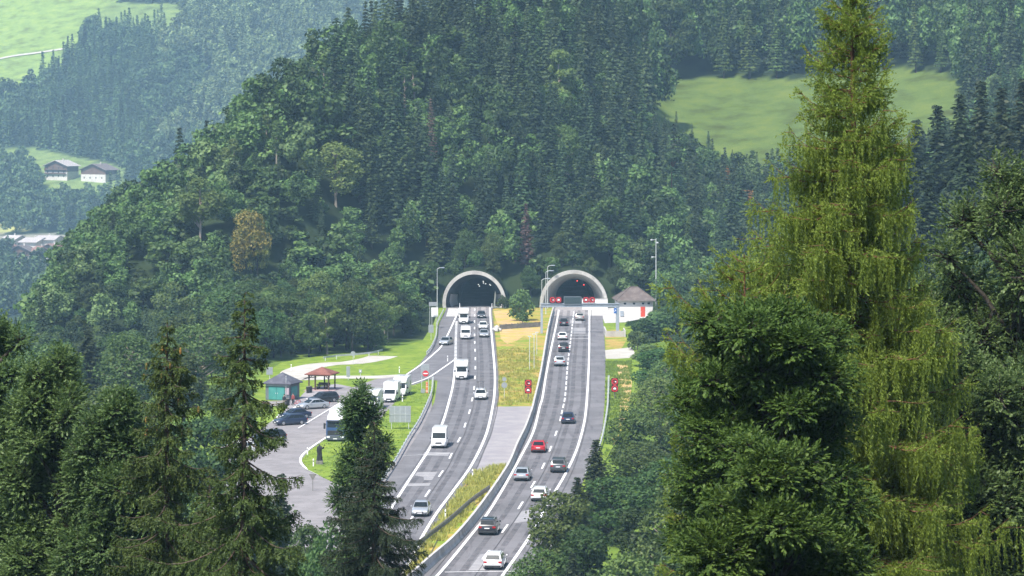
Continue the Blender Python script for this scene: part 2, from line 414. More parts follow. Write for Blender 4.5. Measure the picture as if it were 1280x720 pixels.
flat_sheet('verge_dry_grass', [(756, 412), (775, 412), (784, 424), (776, 437), (757, 437)], .012, 'dry_grass')
flat_sheet('service_path', [(755.5, 438), (790, 434), (796, 447), (770, 448.5), (757.5, 448.5)], .022, 'path')
flat_sheet('forecourt', [(752, 385), (815, 385), (812, 396), (782, 403), (756, 404), (753, 396)], .022, 'concrete_pave')
# rest area
flat_sheet('parking_lot', [(505, 470), (470, 474), (442, 484), (403, 491), (375, 507), (346, 522), (300, 556), (262, 590), (262, 640), (340, 690), (480, 690), (540, 620), (540, 480)], .03, 'asphalt_lot')
path_pl = catmull([G(506, 469.8)[:2], G(470, 471.5)[:2], G(420, 471.5)[:2], G(383, 473.5)[:2], G(371, 469)[:2], G(372, 464)[:2], G(388, 458.5)[:2], G(410, 455)[:2], G(440, 453.5)[:2], G(466, 449)[:2], G(480, 445)[:2]], 1.5)
bm = bmesh.new(); ribbon(bm, path_pl, 5.2, .018); struct('footpath', bm, M['path'])
flat_sheet('kiosk_forecourt', [(346, 522), (375, 507), (403, 491), (425, 487), (440, 484), (420, 480), (385, 486), (372, 500), (330, 502), (322, 507), (360, 509)], .04, 'paving_median')
# carriageways
L_left = [G(556.5, 389), G(548.5, 404.7), G(546.5, 420), G(540, 434), G(524, 456), G(504, 470.3), G(497, 476), G(508, 484), G(536, 474.5), G(547, 476.2), G(543, 503), G(527, 537), G(501, 576), G(479, 605), G(455, 645), G(430, 695), G(400, 760), G(370, 820)]
L_right = [G(480, 820), G(500, 765), G(520, 705), G(537, 670), G(553, 644), G(572.5, 618), G(596, 585), G(612, 549), G(620.5, 509), G(623, 496), G(623, 469), G(620.5, 440), G(618, 418), G(616, 400), G(615, 389)]
pl = [(xl - 6.1, 760, 0), (xl - 6.1, 647, 0)] + L_left + L_right + [(xl + 4.2, 647, 0), (xl + 4.2, 760, 0)]
struct('left_carriageway', sheet(pl, .05), M['asphalt'])
BAR_TOP = [(691.5, 384), (685.7, 406.6), (680.5, 438), (675, 468.8), (668, 498), (665, 510), (657, 532), (646.7, 553), (636.7, 576.7), (620, 603), (593, 640), (566.7, 670), (540, 693), (505, 724), (455, 770)]
bar_pl = catmull([G(x, y, 1.0)[:2] for x, y in BAR_TOP], 2.0)
R_right = [(751.8, 389), (753.5, 396), (755, 415), (757, 449.4), (756.5, 477), (756, 500), (753, 537), (746.7, 557), (736, 585), (722, 618), (705, 652), (690, 682), (672, 718), (650, 760), (625, 810)]
pl = [(xr_ - 4.4, 760, 0), (xr_ - 4.4, 650, 0)] + [(p[0], p[1], 0) for p in bar_pl] + [G(430, 810)] + [G(*p) for p in R_right[::-1]] + [(xr_ + 6.2, 650, 0), (xr_ + 4.4, 760, 0)]
struct('right_carriageway', sheet(pl, .05), M['asphalt_right'])
flat_sheet('portal_apron', [(560.5, 385.6), (572.5, 385.6), (571, 396), (557.5, 396)], .065, 'concrete_pave')
flat_sheet('portal_slab', [(572.6, 384.5), (613.5, 384.5), (614.2, 396), (571.2, 396)], .062, 'concrete_road')
flat_sheet('portal_slab', [(695, 383), (737, 383), (736.8, 395), (691, 395)], .062, 'concrete_road')
flat_sheet('portal_apron', [(737.1, 383), (753, 383), (753.3, 395), (736.9, 395)], .065, 'concrete_pave')
for pts in ([(530, 566), (563, 566), (560, 570.5), (527, 570)], [(521.7, 591), (547, 590.4), (540, 600.7), (530, 600.7), (529.5, 597), (518.5, 595)], [(510, 605), (538.5, 604.5), (536.5, 608), (508.5, 608.7)],
            [(716, 410), (732, 410), (732, 417.5), (714.5, 417.5)], [(600, 694), (622, 692), (606, 714), (585, 714)], [(713, 400), (727, 400), (727, 405), (712.5, 405)], [(652, 640), (672, 636), (664, 652), (642, 655)]):
    flat_sheet('asphalt_patch', pts, .075, 'patch')
# markings
mk = bmesh.new()
def solid(pts, w=.28, bmx=None):
    ribbon(bmx or mk, catmull([G(x, y)[:2] for x, y in pts], 2.0), w, .095)
def dashed(pts, on, off, w=.2, start=0.0):
    pl = catmull([G(x, y)[:2] for x, y in pts], 1.0); L = arclen(pl); s = start
    while s < L[-1] - on:
        ribbon(mk, at_len(pl, np.linspace(s, s + on, 5), L), w, .095); s += on + off
L_IN = [(612.4, 385), (613.8, 410), (616.8, 443.6), (618.6, 468.9), (618.2, 490), (616, 508), (608, 543), (590, 581), (566.7, 614), (546.7, 641), (530, 668), (512, 702), (490, 745)]
L_OUT = [(569.2, 451), (566.5, 480), (560, 507), (551.7, 533), (536.7, 561.7), (523, 583), (506.7, 608), (488, 638), (465, 680), (440, 730)]
L_DASH = [(593.5, 384), (593.2, 400), (593.2, 422), (593.9, 440), (594.2, 459), (593, 483), (588, 510.7), (583, 526.7), (577, 544), (567, 563), (555.7, 585.7), (540, 609), (520, 640), (496, 680), (470, 725)]
R_IN = [(698.5, 388), (695, 408), (688.6, 437.7), (682.5, 470), (678, 498), (675, 508), (666.7, 540), (651.7, 570), (628, 613), (606.7, 646.7), (583, 677), (555, 711), (520, 750)]
R_DASH = [(717.5, 388), (715.5, 405), (713, 428), (709.5, 457), (706.5, 495), (703, 513), (699.7, 528), (693.7, 546), (686, 566.7), (676.7, 588), (663, 612), (646.7, 639), (626.7, 668), (602, 702), (570, 745)]
R_OUT = [(736.8, 384), (736.7, 418), (736.5, 441.6), (735, 478), (731.7, 520), (725, 550), (716.7, 573), (703, 600), (683, 633), (663, 670), (630, 718), (605, 755)]
solid(L_IN, .32); solid(L_OUT, .32); solid(R_IN, .3); solid(R_OUT, .3)
solid([(574, 386), (571, 394), (562, 414), (552, 433), (541, 444), (524, 458), (505, 470.8)], .3)
solid([(569.4, 449.5), (553, 461), (536, 472.3), (520, 478.5), (509, 482.5)], .3)
dashed([(570.6, 402), (569.8, 425), (569.4, 450)], 1.5, 1.5, .45)
dashed(L_DASH[::-1], 6, 12, .22, 4.0)
dashed(R_DASH[6:][::-1], 6, 12, .22, 3.0); dashed(R_DASH[:7][::-1], 6, 3, .2, 1.0)
solid([(713, 419.6), (736, 419.6)], .4); solid([(712.5, 423.6), (736, 423.6)], .4)
solid([(556, 716.3), (604, 715.6), (665, 715.0)], .22); solid([(505, 570.3), (563, 567.5)], .12)
solid([(373, 536), (398, 520.5), (424, 505), (448, 491)], .22); solid([(432, 533), (410, 546), (384, 564), (375.5, 575.6), (384, 587), (417, 602), (450, 616)], .3)
solid([(346, 522), (372, 508), (403, 492.5)], .25)
struct('road_markings', mk, M['paint'])
wm, wnt, wb = new_mat('wheel_wear'); wb.inputs['Base Color'].default_value = (.105, .098, .105, 1); wb.inputs['Roughness'].default_value = .8
wtc = wnt.nodes.new('ShaderNodeTexCoord'); wn_ = wnt.nodes.new('ShaderNodeTexNoise'); wn_.inputs['Scale'].default_value = .35; wn_.inputs['Detail'].default_value = 8; wn_.inputs['Roughness'].default_value = .7
wnt.links.new(wtc.outputs['Object'], wn_.inputs['Vector']); wr = ramp(wnt, [(.35, (0, 0, 0)), (.75, (.62, .62, .62))]); wnt.links.new(wn_.outputs['Fac'], wr.inputs['Fac']); wnt.links.new(wr.outputs['Color'], wb.inputs['Alpha'])
wbm = bmesh.new()
for base, offs in ((L_DASH, (1.1, 2.7, -1.1, -2.6)), (R_DASH, (1.1, 2.7, -1.1, -2.6))):
    pl = catmull([G(x, y)[:2] for x, y in base], 2.0)
    for o in offs: ribbon(wbm, offset_line(pl, o), .62, .066)
struct('wheel_tracks', wbm, wm)
# tarred joints and wheel-worn strips along the lanes
jm = bmesh.new()
for base, offs in ((L_DASH, (.35, 3.9, -3.6)), (R_DASH, (.4, 3.8, -3.7))):
    pl = catmull([G(x, y)[:2] for x, y in base], 2.0)
    for o in offs: ribbon(jm, offset_line(pl, o), .07, .088)
struct('road_joints', jm, plain('tar_joint', (.06, .056, .058), .8))
# the grass island between lay-by and motorway
ISLAND = [(509, 485), (535, 476), (541, 477), (538, 492), (524.5, 522.8), (510.5, 545), (494, 574), (475, 603), (452, 640), (440, 640), (452, 617), (417, 603.5), (385, 588.3), (377, 576), (385.5, 565.2), (411, 547.5), (432, 536), (470, 531), (482, 517), (499, 498)]
bm = prism([G(*p)[:2] for p in ISLAND], -.05, .12)
tag(obj('grass_island', bm, M['grass']), kind='structure')
# a kerb of pale stones round the kiosk forecourt
km = bmesh.new(); kp = catmull([G(346, 523)[:2], G(375, 508)[:2], G(403, 492)[:2]], 1.5)
for i in range(len(kp) - 1):
    a, b_ = kp[i], kp[i + 1]; t = (b_ - a) / np.linalg.norm(b_ - a); n = np.array([-t[1], t[0]]) * .12
    prism([a - n, b_ - n - t * .02, b_ + n - t * .02, a + n], 0, .14, km)
struct('kerb', km, M['concrete_pave'])
# grass tufts: unmown growth along the median, verges and island
def tufts(name, pts, n, h, mat, label):
    P = np.array([G(*p)[:2] for p in pts]); lo, hi = P.min(0), P.max(0)
    q = rng.uniform(lo, hi, (n * 6, 2)); q = q[in_poly(q[:, 0], q[:, 1], [tuple(p) for p in P])][:n]
    # clumping
    k = np.array([mnoise.noise(Vector((a * .35, b * .35, 3))) for a, b in q]); q = q[k > -.12]
    n = len(q); nb = 5
    base = np.repeat(q, nb, 0) + rng.normal(0, .09, (n * nb, 2)); hh = h * rng.uniform(.4, 1.2, n * nb)
    ang = rng.uniform(0, 6.28, n * nb); w = .05
    dx, dy = np.cos(ang) * w, np.sin(ang) * w; lean = rng.normal(0, .35, (n * nb, 2)) * hh[:, None]
    z0 = np.full(n * nb, .03)
    Vv = np.stack([np.stack([base[:, 0] - dx, base[:, 1] - dy, z0], 1), np.stack([base[:, 0] + dx, base[:, 1] + dy, z0], 1),
                   np.stack([base[:, 0] + lean[:, 0] + dx * .3, base[:, 1] + lean[:, 1], hh], 1), np.stack([base[:, 0] + lean[:, 0] - dx * .3, base[:, 1] + lean[:, 1], hh], 1)], 1).reshape(-1, 3)
    tag(link(name, np_mesh(name, Vv, np.arange(len(Vv)).reshape(-1, 4), [mat])), label, 'grass', kind='stuff')
M['straw'] = foliage('straw_blades', (.26, .27, .05), (.50, .42, .12), trans=.3, objvar=0)
M['blade'] = foliage('green_blades', (.09, .16, .02), (.24, .31, .06), trans=.3, objvar=0)
tufts('tall_grass', [(589, 593), (625, 582), (636, 582), (612, 612), (570, 660), (530, 700), (500, 730), (537, 669), (553, 643), (572, 617)], 2600, .55, M['straw'], 'tall yellowing grass and weeds on the wedge between the carriageways')
tufts('meadow_grass', [(621, 440), (640, 436), (672, 436), (676, 470), (664, 507), (624, 507), (625, 470)], 2600, .4, M['straw'], 'dry yellow grass growing on the median below the portals')
tufts('short_grass', ISLAND, 3200, .22, M['blade'], 'short bright green grass on the lay-by island')
tufts('verge_blades', [(757, 452), (790, 452), (790, 500), (772, 545), (755, 575), (757, 500)], 2500, .35, M['blade'], 'green roadside grass beside the right carriageway')
# ------------------------------------------------------------------ tunnel portals
M['painted_shade'] = multi_noise('shade_painted_concrete', [((.050, .055, .060),), ((.09, .095, .10), .5, .5, .75)], rough=.95)  # dark tone paints the ceiling shade of the left mouth into the concrete
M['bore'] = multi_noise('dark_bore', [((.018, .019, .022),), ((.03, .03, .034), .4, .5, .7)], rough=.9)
M['ring'] = multi_noise('portal_concrete', [((.46, .44, .41),), ((.34, .32, .30), .5, .5, .7), ((.54, .52, .49), 1.6, .55, .75)], rough=.9)
M['lining'] = multi_noise('portal_lining', [((.46, .46, .45),), ((.37, .365, .36), .35, .48, .68), ((.54, .53, .52), 1.5, .55, .75)], rough=.85)
M['panel'] = multi_noise('wall_panel', [((.68, .64, .59),), ((.74, .70, .66), .6, .45, .65)], rough=.7)
M['lamp_white'] = plain('lamp_white', (.9, .9, .9), emit=(1, .96, .9), es=.8)
M['lamp_red'] = plain('lamp_red', (.8, .05, .04), emit=(1, .06, .04), es=2.5)
def arc(cx, cz, r, n=40, zmin=-.1):
    a0 = -math.asin(min(.95, (cz - zmin) / r))
    return [(cx + r * math.cos(a0 + (math.pi - 2 * a0) * k / n), cz + r * math.sin(a0 + (math.pi - 2 * a0) * k / n)) for k in range(n + 1)]
def strip(bm, A, ya, B, yb):
    va = [bm.verts.new((x, ya, z)) for x, z in A]; vb = [bm.verts.new((x, yb, z)) for x, z in B]
    return [bm.faces.new((va[k], va[k + 1], vb[k + 1], vb[k])) for k in range(len(A) - 1)]
def portal(cx, r, cz, cxi, ri, czi, lit, label, lamps):
    y0 = 645.5
    t = thing('tunnel_portal', label, 'tunnel portal', (cx, y0, 0))
    bm = bmesh.new(); o, i = arc(0, cz, r + .12), arc(0, cz, r - .62)
    strip(bm, i, 0, o, 0); strip(bm, o, 0, o, 1.2); strip(bm, i, 1.2, i, 0); strip(bm, o, 1.2, i, 1.2)
    bmesh.ops.recalc_face_normals(bm, faces=bm.faces[:]); obj('arch_ring', bm, M['ring'], t, 40)
    bm = bmesh.new(); s = arc(0, cz, r - .28); strip(bm, s, 1.25, s, 60); obj('outer_shell', bm, M['concrete'], t, 40)
    # flared mouth narrowing to the bore
    A, B = arc(0, cz, r - .64, 48), arc(cxi - cx, czi, ri, 48)
    bm = bmesh.new(); strip(bm, A, .02, B, 10.5); obj('flared_lining', bm, M['lining'] if lit else M['painted_shade'], t, 50)
    for s_ in (1, -1):
        if lit: break
        k = [j for j in range(49) if A[j][1] < 3.3 and A[j][0] * s_ > 0]
        if s_ < 0: k = k
        bm = bmesh.new()
        sh = lambda p: (p[0] * .985 + (cxi - cx) * .01, p[1])
        strip(bm, [sh(A[j]) for j in k], .6, [(B[j][0] * .985, B[j][1] + (.0 if B[j][1] > .3 else 0)) for j in k], 10.4)
        obj('wall_panel', bm, M['panel'], t, 50)
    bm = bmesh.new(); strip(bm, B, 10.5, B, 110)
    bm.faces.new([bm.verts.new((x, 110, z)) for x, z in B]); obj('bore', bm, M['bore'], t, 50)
    bm = bmesh.new(); 
    c2 = arc(cxi - cx, czi, ri + .02, 48); 
    for n_, (dx, dy, z, red) in enumerate(lamps):
        l = obj('tunnel_lamp', box(dx - .12, dx + .12, dy - .1, dy + .1, z - .08, z + .08, .03), M['lamp_red'] if red else M['lamp_white'], t)
        l['label'] = 'small red signal lamp inside the dark bore' if red else 'small white lamp inside the dark bore'
    bm.free()
    return t
lampsL = [(3.2 - .0, 30, 3.9, 0), (1.7, 30, 4.1, 0), (2.2, 34, 3.3, 0), (3.3, 40, 2.6, 0), (1.6, 44, 2.9, 0), (.6, 26, 3.6, 0), (.7, 40, 2.4, 0), (2.4, 60, 3.2, 0), (3.0, 55, 1.9, 0)]
lampsR = [(-1.4, 30, 5.0, 0), (.3, 33, 4.7, 0), (1.4, 30, 4.2, 1), (-2.2, 40, 4.0, 0), (2.0, 45, 3.8, 0), (-.4, 52, 4.2, 1), (-2.9, 30, 3.6, 1), (.8, 60, 3.4, 0), (-1.2, 44, 4.7, 0), (2.9, 28, 3.4, 1)]
portal(PORTALS[0][0], 6.85, 1.15, -7.84, 4.35, 1.5, False, 'left tunnel mouth with arch painted dark for shade and pale lower wall panels', lampsL)
portal(PORTALS[1][0], 7.35, .8, (718.7 - CX) / 5.61, 4.3, 1.45, True, 'right tunnel mouth with pale grey flared concrete arch behind the sign gantry', lampsR)

# ------------------------------------------------------------------ barrier, guardrails, fence
def sweep(pl, prof, bm=None):
    bm = bm or bmesh.new()
    lines = [(offset_line(pl, o), z) for o, z in prof]; n = len(pl)
    V_ = [[bm.verts.new((*l[i], z)) for l, z in lines] for i in range(n)]; k = len(prof)
    for i in range(n - 1):
        for j in range(k): bm.faces.new((V_[i][j], V_[i][(j + 1) % k], V_[i + 1][(j + 1) % k], V_[i + 1][j]))
    bm.faces.new(V_[0][::-1]); bm.faces.new(V_[-1])
    bmesh.ops.recalc_face_normals(bm, faces=bm.faces[:]); return bm
M['barrier'] = multi_noise('barrier_concrete', [((.58, .54, .50),), ((.40, .36, .31), .5, .46, .66, (1, 1, .35)), ((.45, .42, .39), 2, .55, .75), ((.13, .12, .09), 1.3, .62, .74)], rough=.95, bump=.2)
t = thing('concrete_barrier', 'long stained concrete crash barrier curving along the left edge of the right carriageway', 'barrier', (*bar_pl[len(bar_pl) // 2], 0))
def local(bm, t): bmesh.ops.translate(bm, verts=bm.verts[:], vec=-Vector(t.location)); return bm
obj('barrier_wall', local(sweep(bar_pl, [(-.32, 0), (-.32, .12), (-.14, .36), (-.09, .94), (.09, .94), (.14, .36), (.32, .12), (.32, 0)]), t), M['barrier'], t, 30)
obj('barrier_coping', local(sweep(bar_pl, [(-.13, .942), (-.13, 1.03), (.13, 1.03), (.13, .942)]), t), M['concrete_pave'], t)
def guardrail(pts, label, mat='galv', z=.62, hgt=.32, sp=4.0, group=None):
    pl = catmull([G(x, y, z)[:2] for x, y in pts], 2.0); L = arclen(pl)
    t = thing('guardrail', label, 'guardrail', (*pl[len(pl) // 2], 0), 0, group)
    prof = [(-.02, z - hgt / 2), (.05, z - hgt * .3), (-.03, z), (.05, z + hgt * .3), (-.02, z + hgt / 2), (-.06, z + hgt / 2), (.01, z + hgt * .3), (-.07, z), (.01, z - hgt * .3), (-.06, z - hgt / 2)]
    obj('rail', local(sweep(pl, prof), t), M[mat], t, 30)
    first = None
    for s in np.arange(.5, L[-1], sp):
        p = at_len(pl, np.array([s]), L)[0]; q = at_len(pl, np.array([min(s + .5, L[-1])]), L)[0]
        if first is None:
            bm = bmesh.new(); bx(bm, -.06, .06, -.05, .05, -.1, z + .1); bx(bm, -.05, .05, -.08, .08, z + .102, z + .13)
            first = obj('post', bm, M[mat], t); o = first
        else:
            o = first.copy(); COL.objects.link(o); o.parent = t
        n = (q - p); n = np.array([-n[1], n[0]]) / (np.linalg.norm(n) + 1e-9) * -.16
        o.location = (p[0] + n[0] - t.location.x, p[1] + n[1] - t.location.y, 0)
    return t
guardrail([(541.8, 472), (539.5, 491), (526, 521.5), (512, 544), (495.5, 573), (476, 603), (452, 645)], 'galvanised guardrail between the lay-by grass and the left carriageway')
guardrail([(554.8, 387), (547.2, 403), (545.5, 419), (539.5, 433), (533, 441)], 'galvanised guardrail on the outer bend of the exit lane below the left tunnel mouth')
guardrail([(612.5, 609), (590, 625), (563, 648.5), (533, 671.5), (508, 692), (480, 720)], 'dark weathered guardrail running through the yellow grass wedge between carriageways', 'galv_dark', .7, .55)
guardrail([(761.5, 470), (761, 490), (759.5, 512), (753.5, 545), (746, 566), (732, 592)], 'galvanised guardrail along the grass right of the right carriageway')
guardrail([(404, 447), (420, 444.5), (441, 443), (465, 440.5), (478, 437)], 'grey guardrail behind the pale looping footpath')
# fence across the median
x0, d0, _ = G(625, 412); x1, d1, _ = G(676.5, 408.5)
t = thing('board_fence', 'low grey board fence across the median below the round shrub', 'fence', (x0, d0, 0), math.atan2(d1 - d0, x1 - x0))
Lf = math.hypot(x1 - x0, d1 - d0); bm = bmesh.new()
for k in range(int(Lf / .2)): bx(bm, k * .2, k * .2 + .185, -.03, 0, .05, .98 + .04 * math.sin(k * 1.7))
obj('boards', bm, multi_noise('fence_wood', [((.17, .165, .165),), ((.24, .23, .22), 1.5, .45, .65)], rough=.9), t)
for k in range(8): obj('post', box(k * Lf / 7 - .06, k * Lf / 7 + .06, .005, .12, -.1, 1.08), M['galv_dark'], t)
t = thing('rock_pile', 'heap of pale boulders at the left end of the board fence', 'rocks', G(620.5, 414))
for k in range(9):
    bm = bmesh.new(); bmesh.ops.create_icosphere(bm, subdivisions=2, radius=.45)
    for v in bm.verts: v.co *= 1 + .35 * mnoise.noise(v.co * 2.2 + Vector((k * 7, 0, 0)))
    o = obj('boulder', bm, M['concrete_pave'], t, 35); o.location = (random.uniform(-.7, .7), -1.5 + k * .55, .3 + .35 * (k % 2)); o.scale = (1, 1, .8)

# ------------------------------------------------------------------ sign gantry
gy = 572.0
def gx(x): return (x - CX) * gy / F
def gz(y): return H - (y - HY) * gy / F
t = thing('sign_gantry', 'grey steel sign gantry spanning the road before the right tunnel mouth', 'gantry', (gx(724), gy, 0))
ox = gx(724)
bm = bmesh.new()
for yy in (-.28, .28):
    for zz in (5.22, 5.78): bx(bm, gx(675.5) - ox, gx(775) - ox, yy - .07, yy + .07, zz - .07, zz + .07)
xs = np.linspace(gx(675.5) - ox, gx(775) - ox, 27)
for k in range(26):
    za, zb = (5.22, 5.78) if k % 2 else (5.78, 5.22)
    for yy in (-.28, .28): tube(bm, [(xs[k], yy, za), (xs[k + 1], yy, zb)], .045, 5)
bx(bm, gx(676) - ox, gx(774) - ox, -.2, .2, 5.3, 5.7)
obj('beam', bm, M['grey_paint'], t)
pm = box(gx(769.8) - ox, gx(774) - ox, -.3, .3, .3, 5.14, .03); obj('post', pm, M['grey_paint'], t)
pm = box(gx(675.6) - ox, gx(678.6) - ox, -.22, .22, .0, 5.14, .03); obj('post', pm, M['grey_paint'], t)
obj('footing', box(gx(768.5) - ox, gx(776) - ox, -.6, .6, -.1, .3, .04), M['concrete'], t)
M['led_face'] = plain('led_face', (.07, .012, .014), .5)
M['led_red'] = plain('led_red', (.50, .02, .03), .5, emit=(1, .03, .05), es=.12)
M['led_white'] = plain('led_white', (.85, .82, .82), .5, emit=(1, .9, .9), es=.15)
def led_car(bm, cx, cz, s, y):
    bx(bm, cx - .42 * s, cx + .42 * s, y, y + .012, cz - .22 * s, cz + .06 * s); bx(bm, cx - .26 * s, cx + .26 * s, y, y + .012, cz + .061 * s, cz + .28 * s)
    for d in (-.24, .24): bx(bm, cx + d * s - .07 * s, cx + d * s + .07 * s, y, y + .012, cz - .33 * s, cz - .221 * s)
def ring_bm(c, r0, r1, y, n=28, th=.012):
    bm = bmesh.new()
    for k in range(n):
        a, b_ = 2 * math.pi * k / n, 2 * math.pi * (k + 1) / n
        q = [(c[0] + r * math.cos(w), y, c[1] + r * math.sin(w)) for r, w in ((r0, a), (r1, a), (r1, b_), (r0, b_))]
        p = [(x, y + th, z) for x, y, z in q]
        va, vb = [bm.verts.new(v) for v in q], [bm.verts.new(v) for v in p]
        bm.faces.new(va); bm.faces.new(vb[::-1]); bm.faces.new((va[0], vb[0], vb[3], va[3])); bm.faces.new((va[1], va[2], vb[2], vb[1]))
    bmesh.ops.recalc_face_normals(bm, faces=bm.faces[:]); return bm
def led_sign(t, cx, cz, w, y, kind, name='led_sign'):
    bk = obj(name, box(cx - w, cx + w, y, y + .18, cz - w, cz + w, .02), M['led_face'], t)
    obj('ring', ring_bm((cx, cz), w * .66, w * .9, y - .02), M['led_red'], bk)
    if kind == 'pass':
        bm = bmesh.new(); led_car(bm, cx - .24 * w, cz, w * .5, y - .016); obj('red_symbol', bm, M['led_red'], bk)
        bm = bmesh.new(); led_car(bm, cx + .26 * w, cz - .05 * w, w * .5, y - .016); obj('white_symbol', bm, M['led_white'], bk)
    else:
        bm = bmesh.new(); led_car(bm, cx, cz + .02 * w, w * .95, y - .016); obj('white_symbol', bm, M['led_white'], bk)
    return bk
for x, k in ((690.6, 'pass'), (698.2, 'limit'), (732.4, 'limit'), (740, 'pass')):
    led_sign(t, gx(x) - ox, gz(374.6), .57, -.5, k)
pn = obj('matrix_panel', box(gx(705.5) - ox, gx(726) - ox, -.5, -.25, gz(379.6), gz(371.2), .03), plain('matrix_panel', (.035, .055, .06), .35), t)
bm = bmesh.new()
for k in range(13): bx(bm, gx(706.3) - ox + k * .235, gx(706.3) - ox + k * .235 + .012, -.512, -.502, gz(379.0), gz(371.8))
for k in range(5): bx(bm, gx(706.2) - ox, gx(725.4) - ox, -.516, -.5125, gz(379) + .05 + k * .22, gz(379) + .065 + k * .22)
obj('grid', bm, plain('panel_grid', (.09, .12, .13), .4), pn)
bm = bmesh.new(); a, b_, c, d = gx(705.2) - ox, gx(726.3) - ox, gz(379.9), gz(370.9)
for q in ((a - .05, a, c, d), (b_, b_ + .05, c, d), (a - .05, b_ + .05, d, d + .05), (a - .05, b_ + .05, c - .05, c)): bx(bm, q[0], q[1], -.53, -.24, q[2], q[3])
obj('frame', bm, M['grey_paint'], pn)
bs = obj('direction_sign', box(gx(767.2) - ox, gx(770.6) - ox, -.42, -.36, gz(391.5), gz(384.8)), plain('sign_blue', (.03, .13, .42), .4), t)
bm = bmesh.new(); cx, cz = gx(768.9) - ox, gz(388.2)
tube(bm, [(cx - .12, -.43, cz - .2), (cx + .1, -.43, cz + .12)], .04, 6); tube(bm, [(cx - .08, -.43, cz + .14), (cx + .12, -.43, cz + .14), (cx + .12, -.43, cz - .06)], .04, 6)
obj('arrow', bm, M['white'], bs)
# concrete upstand round the right gantry foot
t = thing('concrete_upstand', 'low grey concrete wall corner at the foot of the right gantry post', 'wall', G(768, 421))
obj('wall', box(-1.5, 1.9, -.15, .15, -.1, 1.1), M['concrete'], t); obj('wall', box(-1.78, -1.505, -.15, 10, -.1, 1.25), M['concrete_pave'], t); obj('wall', box(1.905, 2.15, -.15, 7, -.1, 1.2), M['concrete_pave'], t)

# ------------------------------------------------------------------ lamp posts, poles, signs
def lamp_post(base, h, arm, label, r=.09, group=None, name='street_lamp'):
    t = thing(name, label, 'street lamp', base, 0, group)
    bm = bmesh.new(); tube(bm, [(0, 0, -.3), (0, 0, h * .5), (0, 0, h)], [r * .95, r * .7, r * .5], 8); obj('pole', bm, M['galv'], t, 40)
    if arm:
        bm = bmesh.new(); tube(bm, [(0, 0, h - .05), (arm * .4, 0, h + .2), (arm, 0, h + .28)], [r * .6, r * .5, r * .45], 6); obj('arm', bm, M['galv'], t, 40)
        s = 1 if arm > 0 else -1
        obj('lamp_head', box(min(arm, arm + s * .9), max(arm, arm + s * .9), -.18, .18, h + .2, h + .38, .05), M['grey_paint'], t)
    return t
lamp_post(PD(546.5, 384, 640), 8.3, .7, 'street lamp with single arm left of the left tunnel mouth', .1)
lamp_post(PD(684.6, 386, 644), 9.2, .7, 'tallest of the street lamps at the left side of the right tunnel mouth', .1)
lamp_post(PD(682.3, 391, 622), 8.6, .75, 'middle of the three street lamps left of the right tunnel mouth', .1)
lamp_post(PD(677.3, 399, 600), 8.0, .85, 'nearest of the three street lamps left of the right tunnel mouth', .1)
for x, yt, yb, lab in ((662, 421, 463, 'slender grey pole in the dry median grass, leftmost of three'), (667.6, 418, 461, 'slender grey pole in the dry median grass, between two others'), (671, 416, 443, 'short grey pole with a small cross head in the median')):
    b0 = G(x, yb); h = (yb - yt) * b0[1] / F
    t = thing('marker_pole', lab, 'pole', b0); bm = bmesh.new(); tube(bm, [(0, 0, -.2), (0, 0, h)], .06, 6); obj('pole', bm, M['galv'], t, 40)
    obj('cross_head', box(-.3, .3, -.08, .08, h, h + .14), M['galv'], t)
b0 = PD(820, 386, 636); h = (386 - 298) * 636 / F
t = thing('camera_mast', 'tall thin steel mast with small side arms standing right of the portal building', 'mast', (b0[0], b0[1], terr1(b0[0], b0[1])))
h += b0[2] - terr1(b0[0], b0[1])
bm = bmesh.new(); tube(bm, [(0, 0, -.4), (0, 0, h * .6), (0, 0, h)], [.13, .10, .07], 8); obj('pole', bm, M['galv'], t, 40)
for zz, l in ((h - .3, -1.0), (h - 4, -.8), (h - .9, .3)):
    bm = bmesh.new(); tube(bm, [(0, 0, zz), (l, 0, zz)], .05, 6); bx(bm, l - .2, l + .2, -.14, .14, zz - .14, zz + .14); obj('side_arm', bm, M['galv'], t)
def led_post(x, yb, label):
    t = thing('speed_display', label, 'traffic sign', G(x, yb))
    bm = bmesh.new(); tube(bm, [(0, 0, -.2), (0, 0, 3.0)], .07, 8); obj('pole', bm, M['galv_dark'], t, 40)
    led_sign(t, 0, 2.62, .52, -.3, 'pass'); led_sign(t, 0, 1.57, .52, -.3, 'limit')
led_post(660.2, 500.5, 'pair of red lit signs on a post in the dry median grass')
led_post(768.3, 498.5, 'pair of red lit signs on a post in the green verge right of the road')
M['sign_back'] = plain('sign_back', (.36, .38, .40), .45, .4, var=.08)
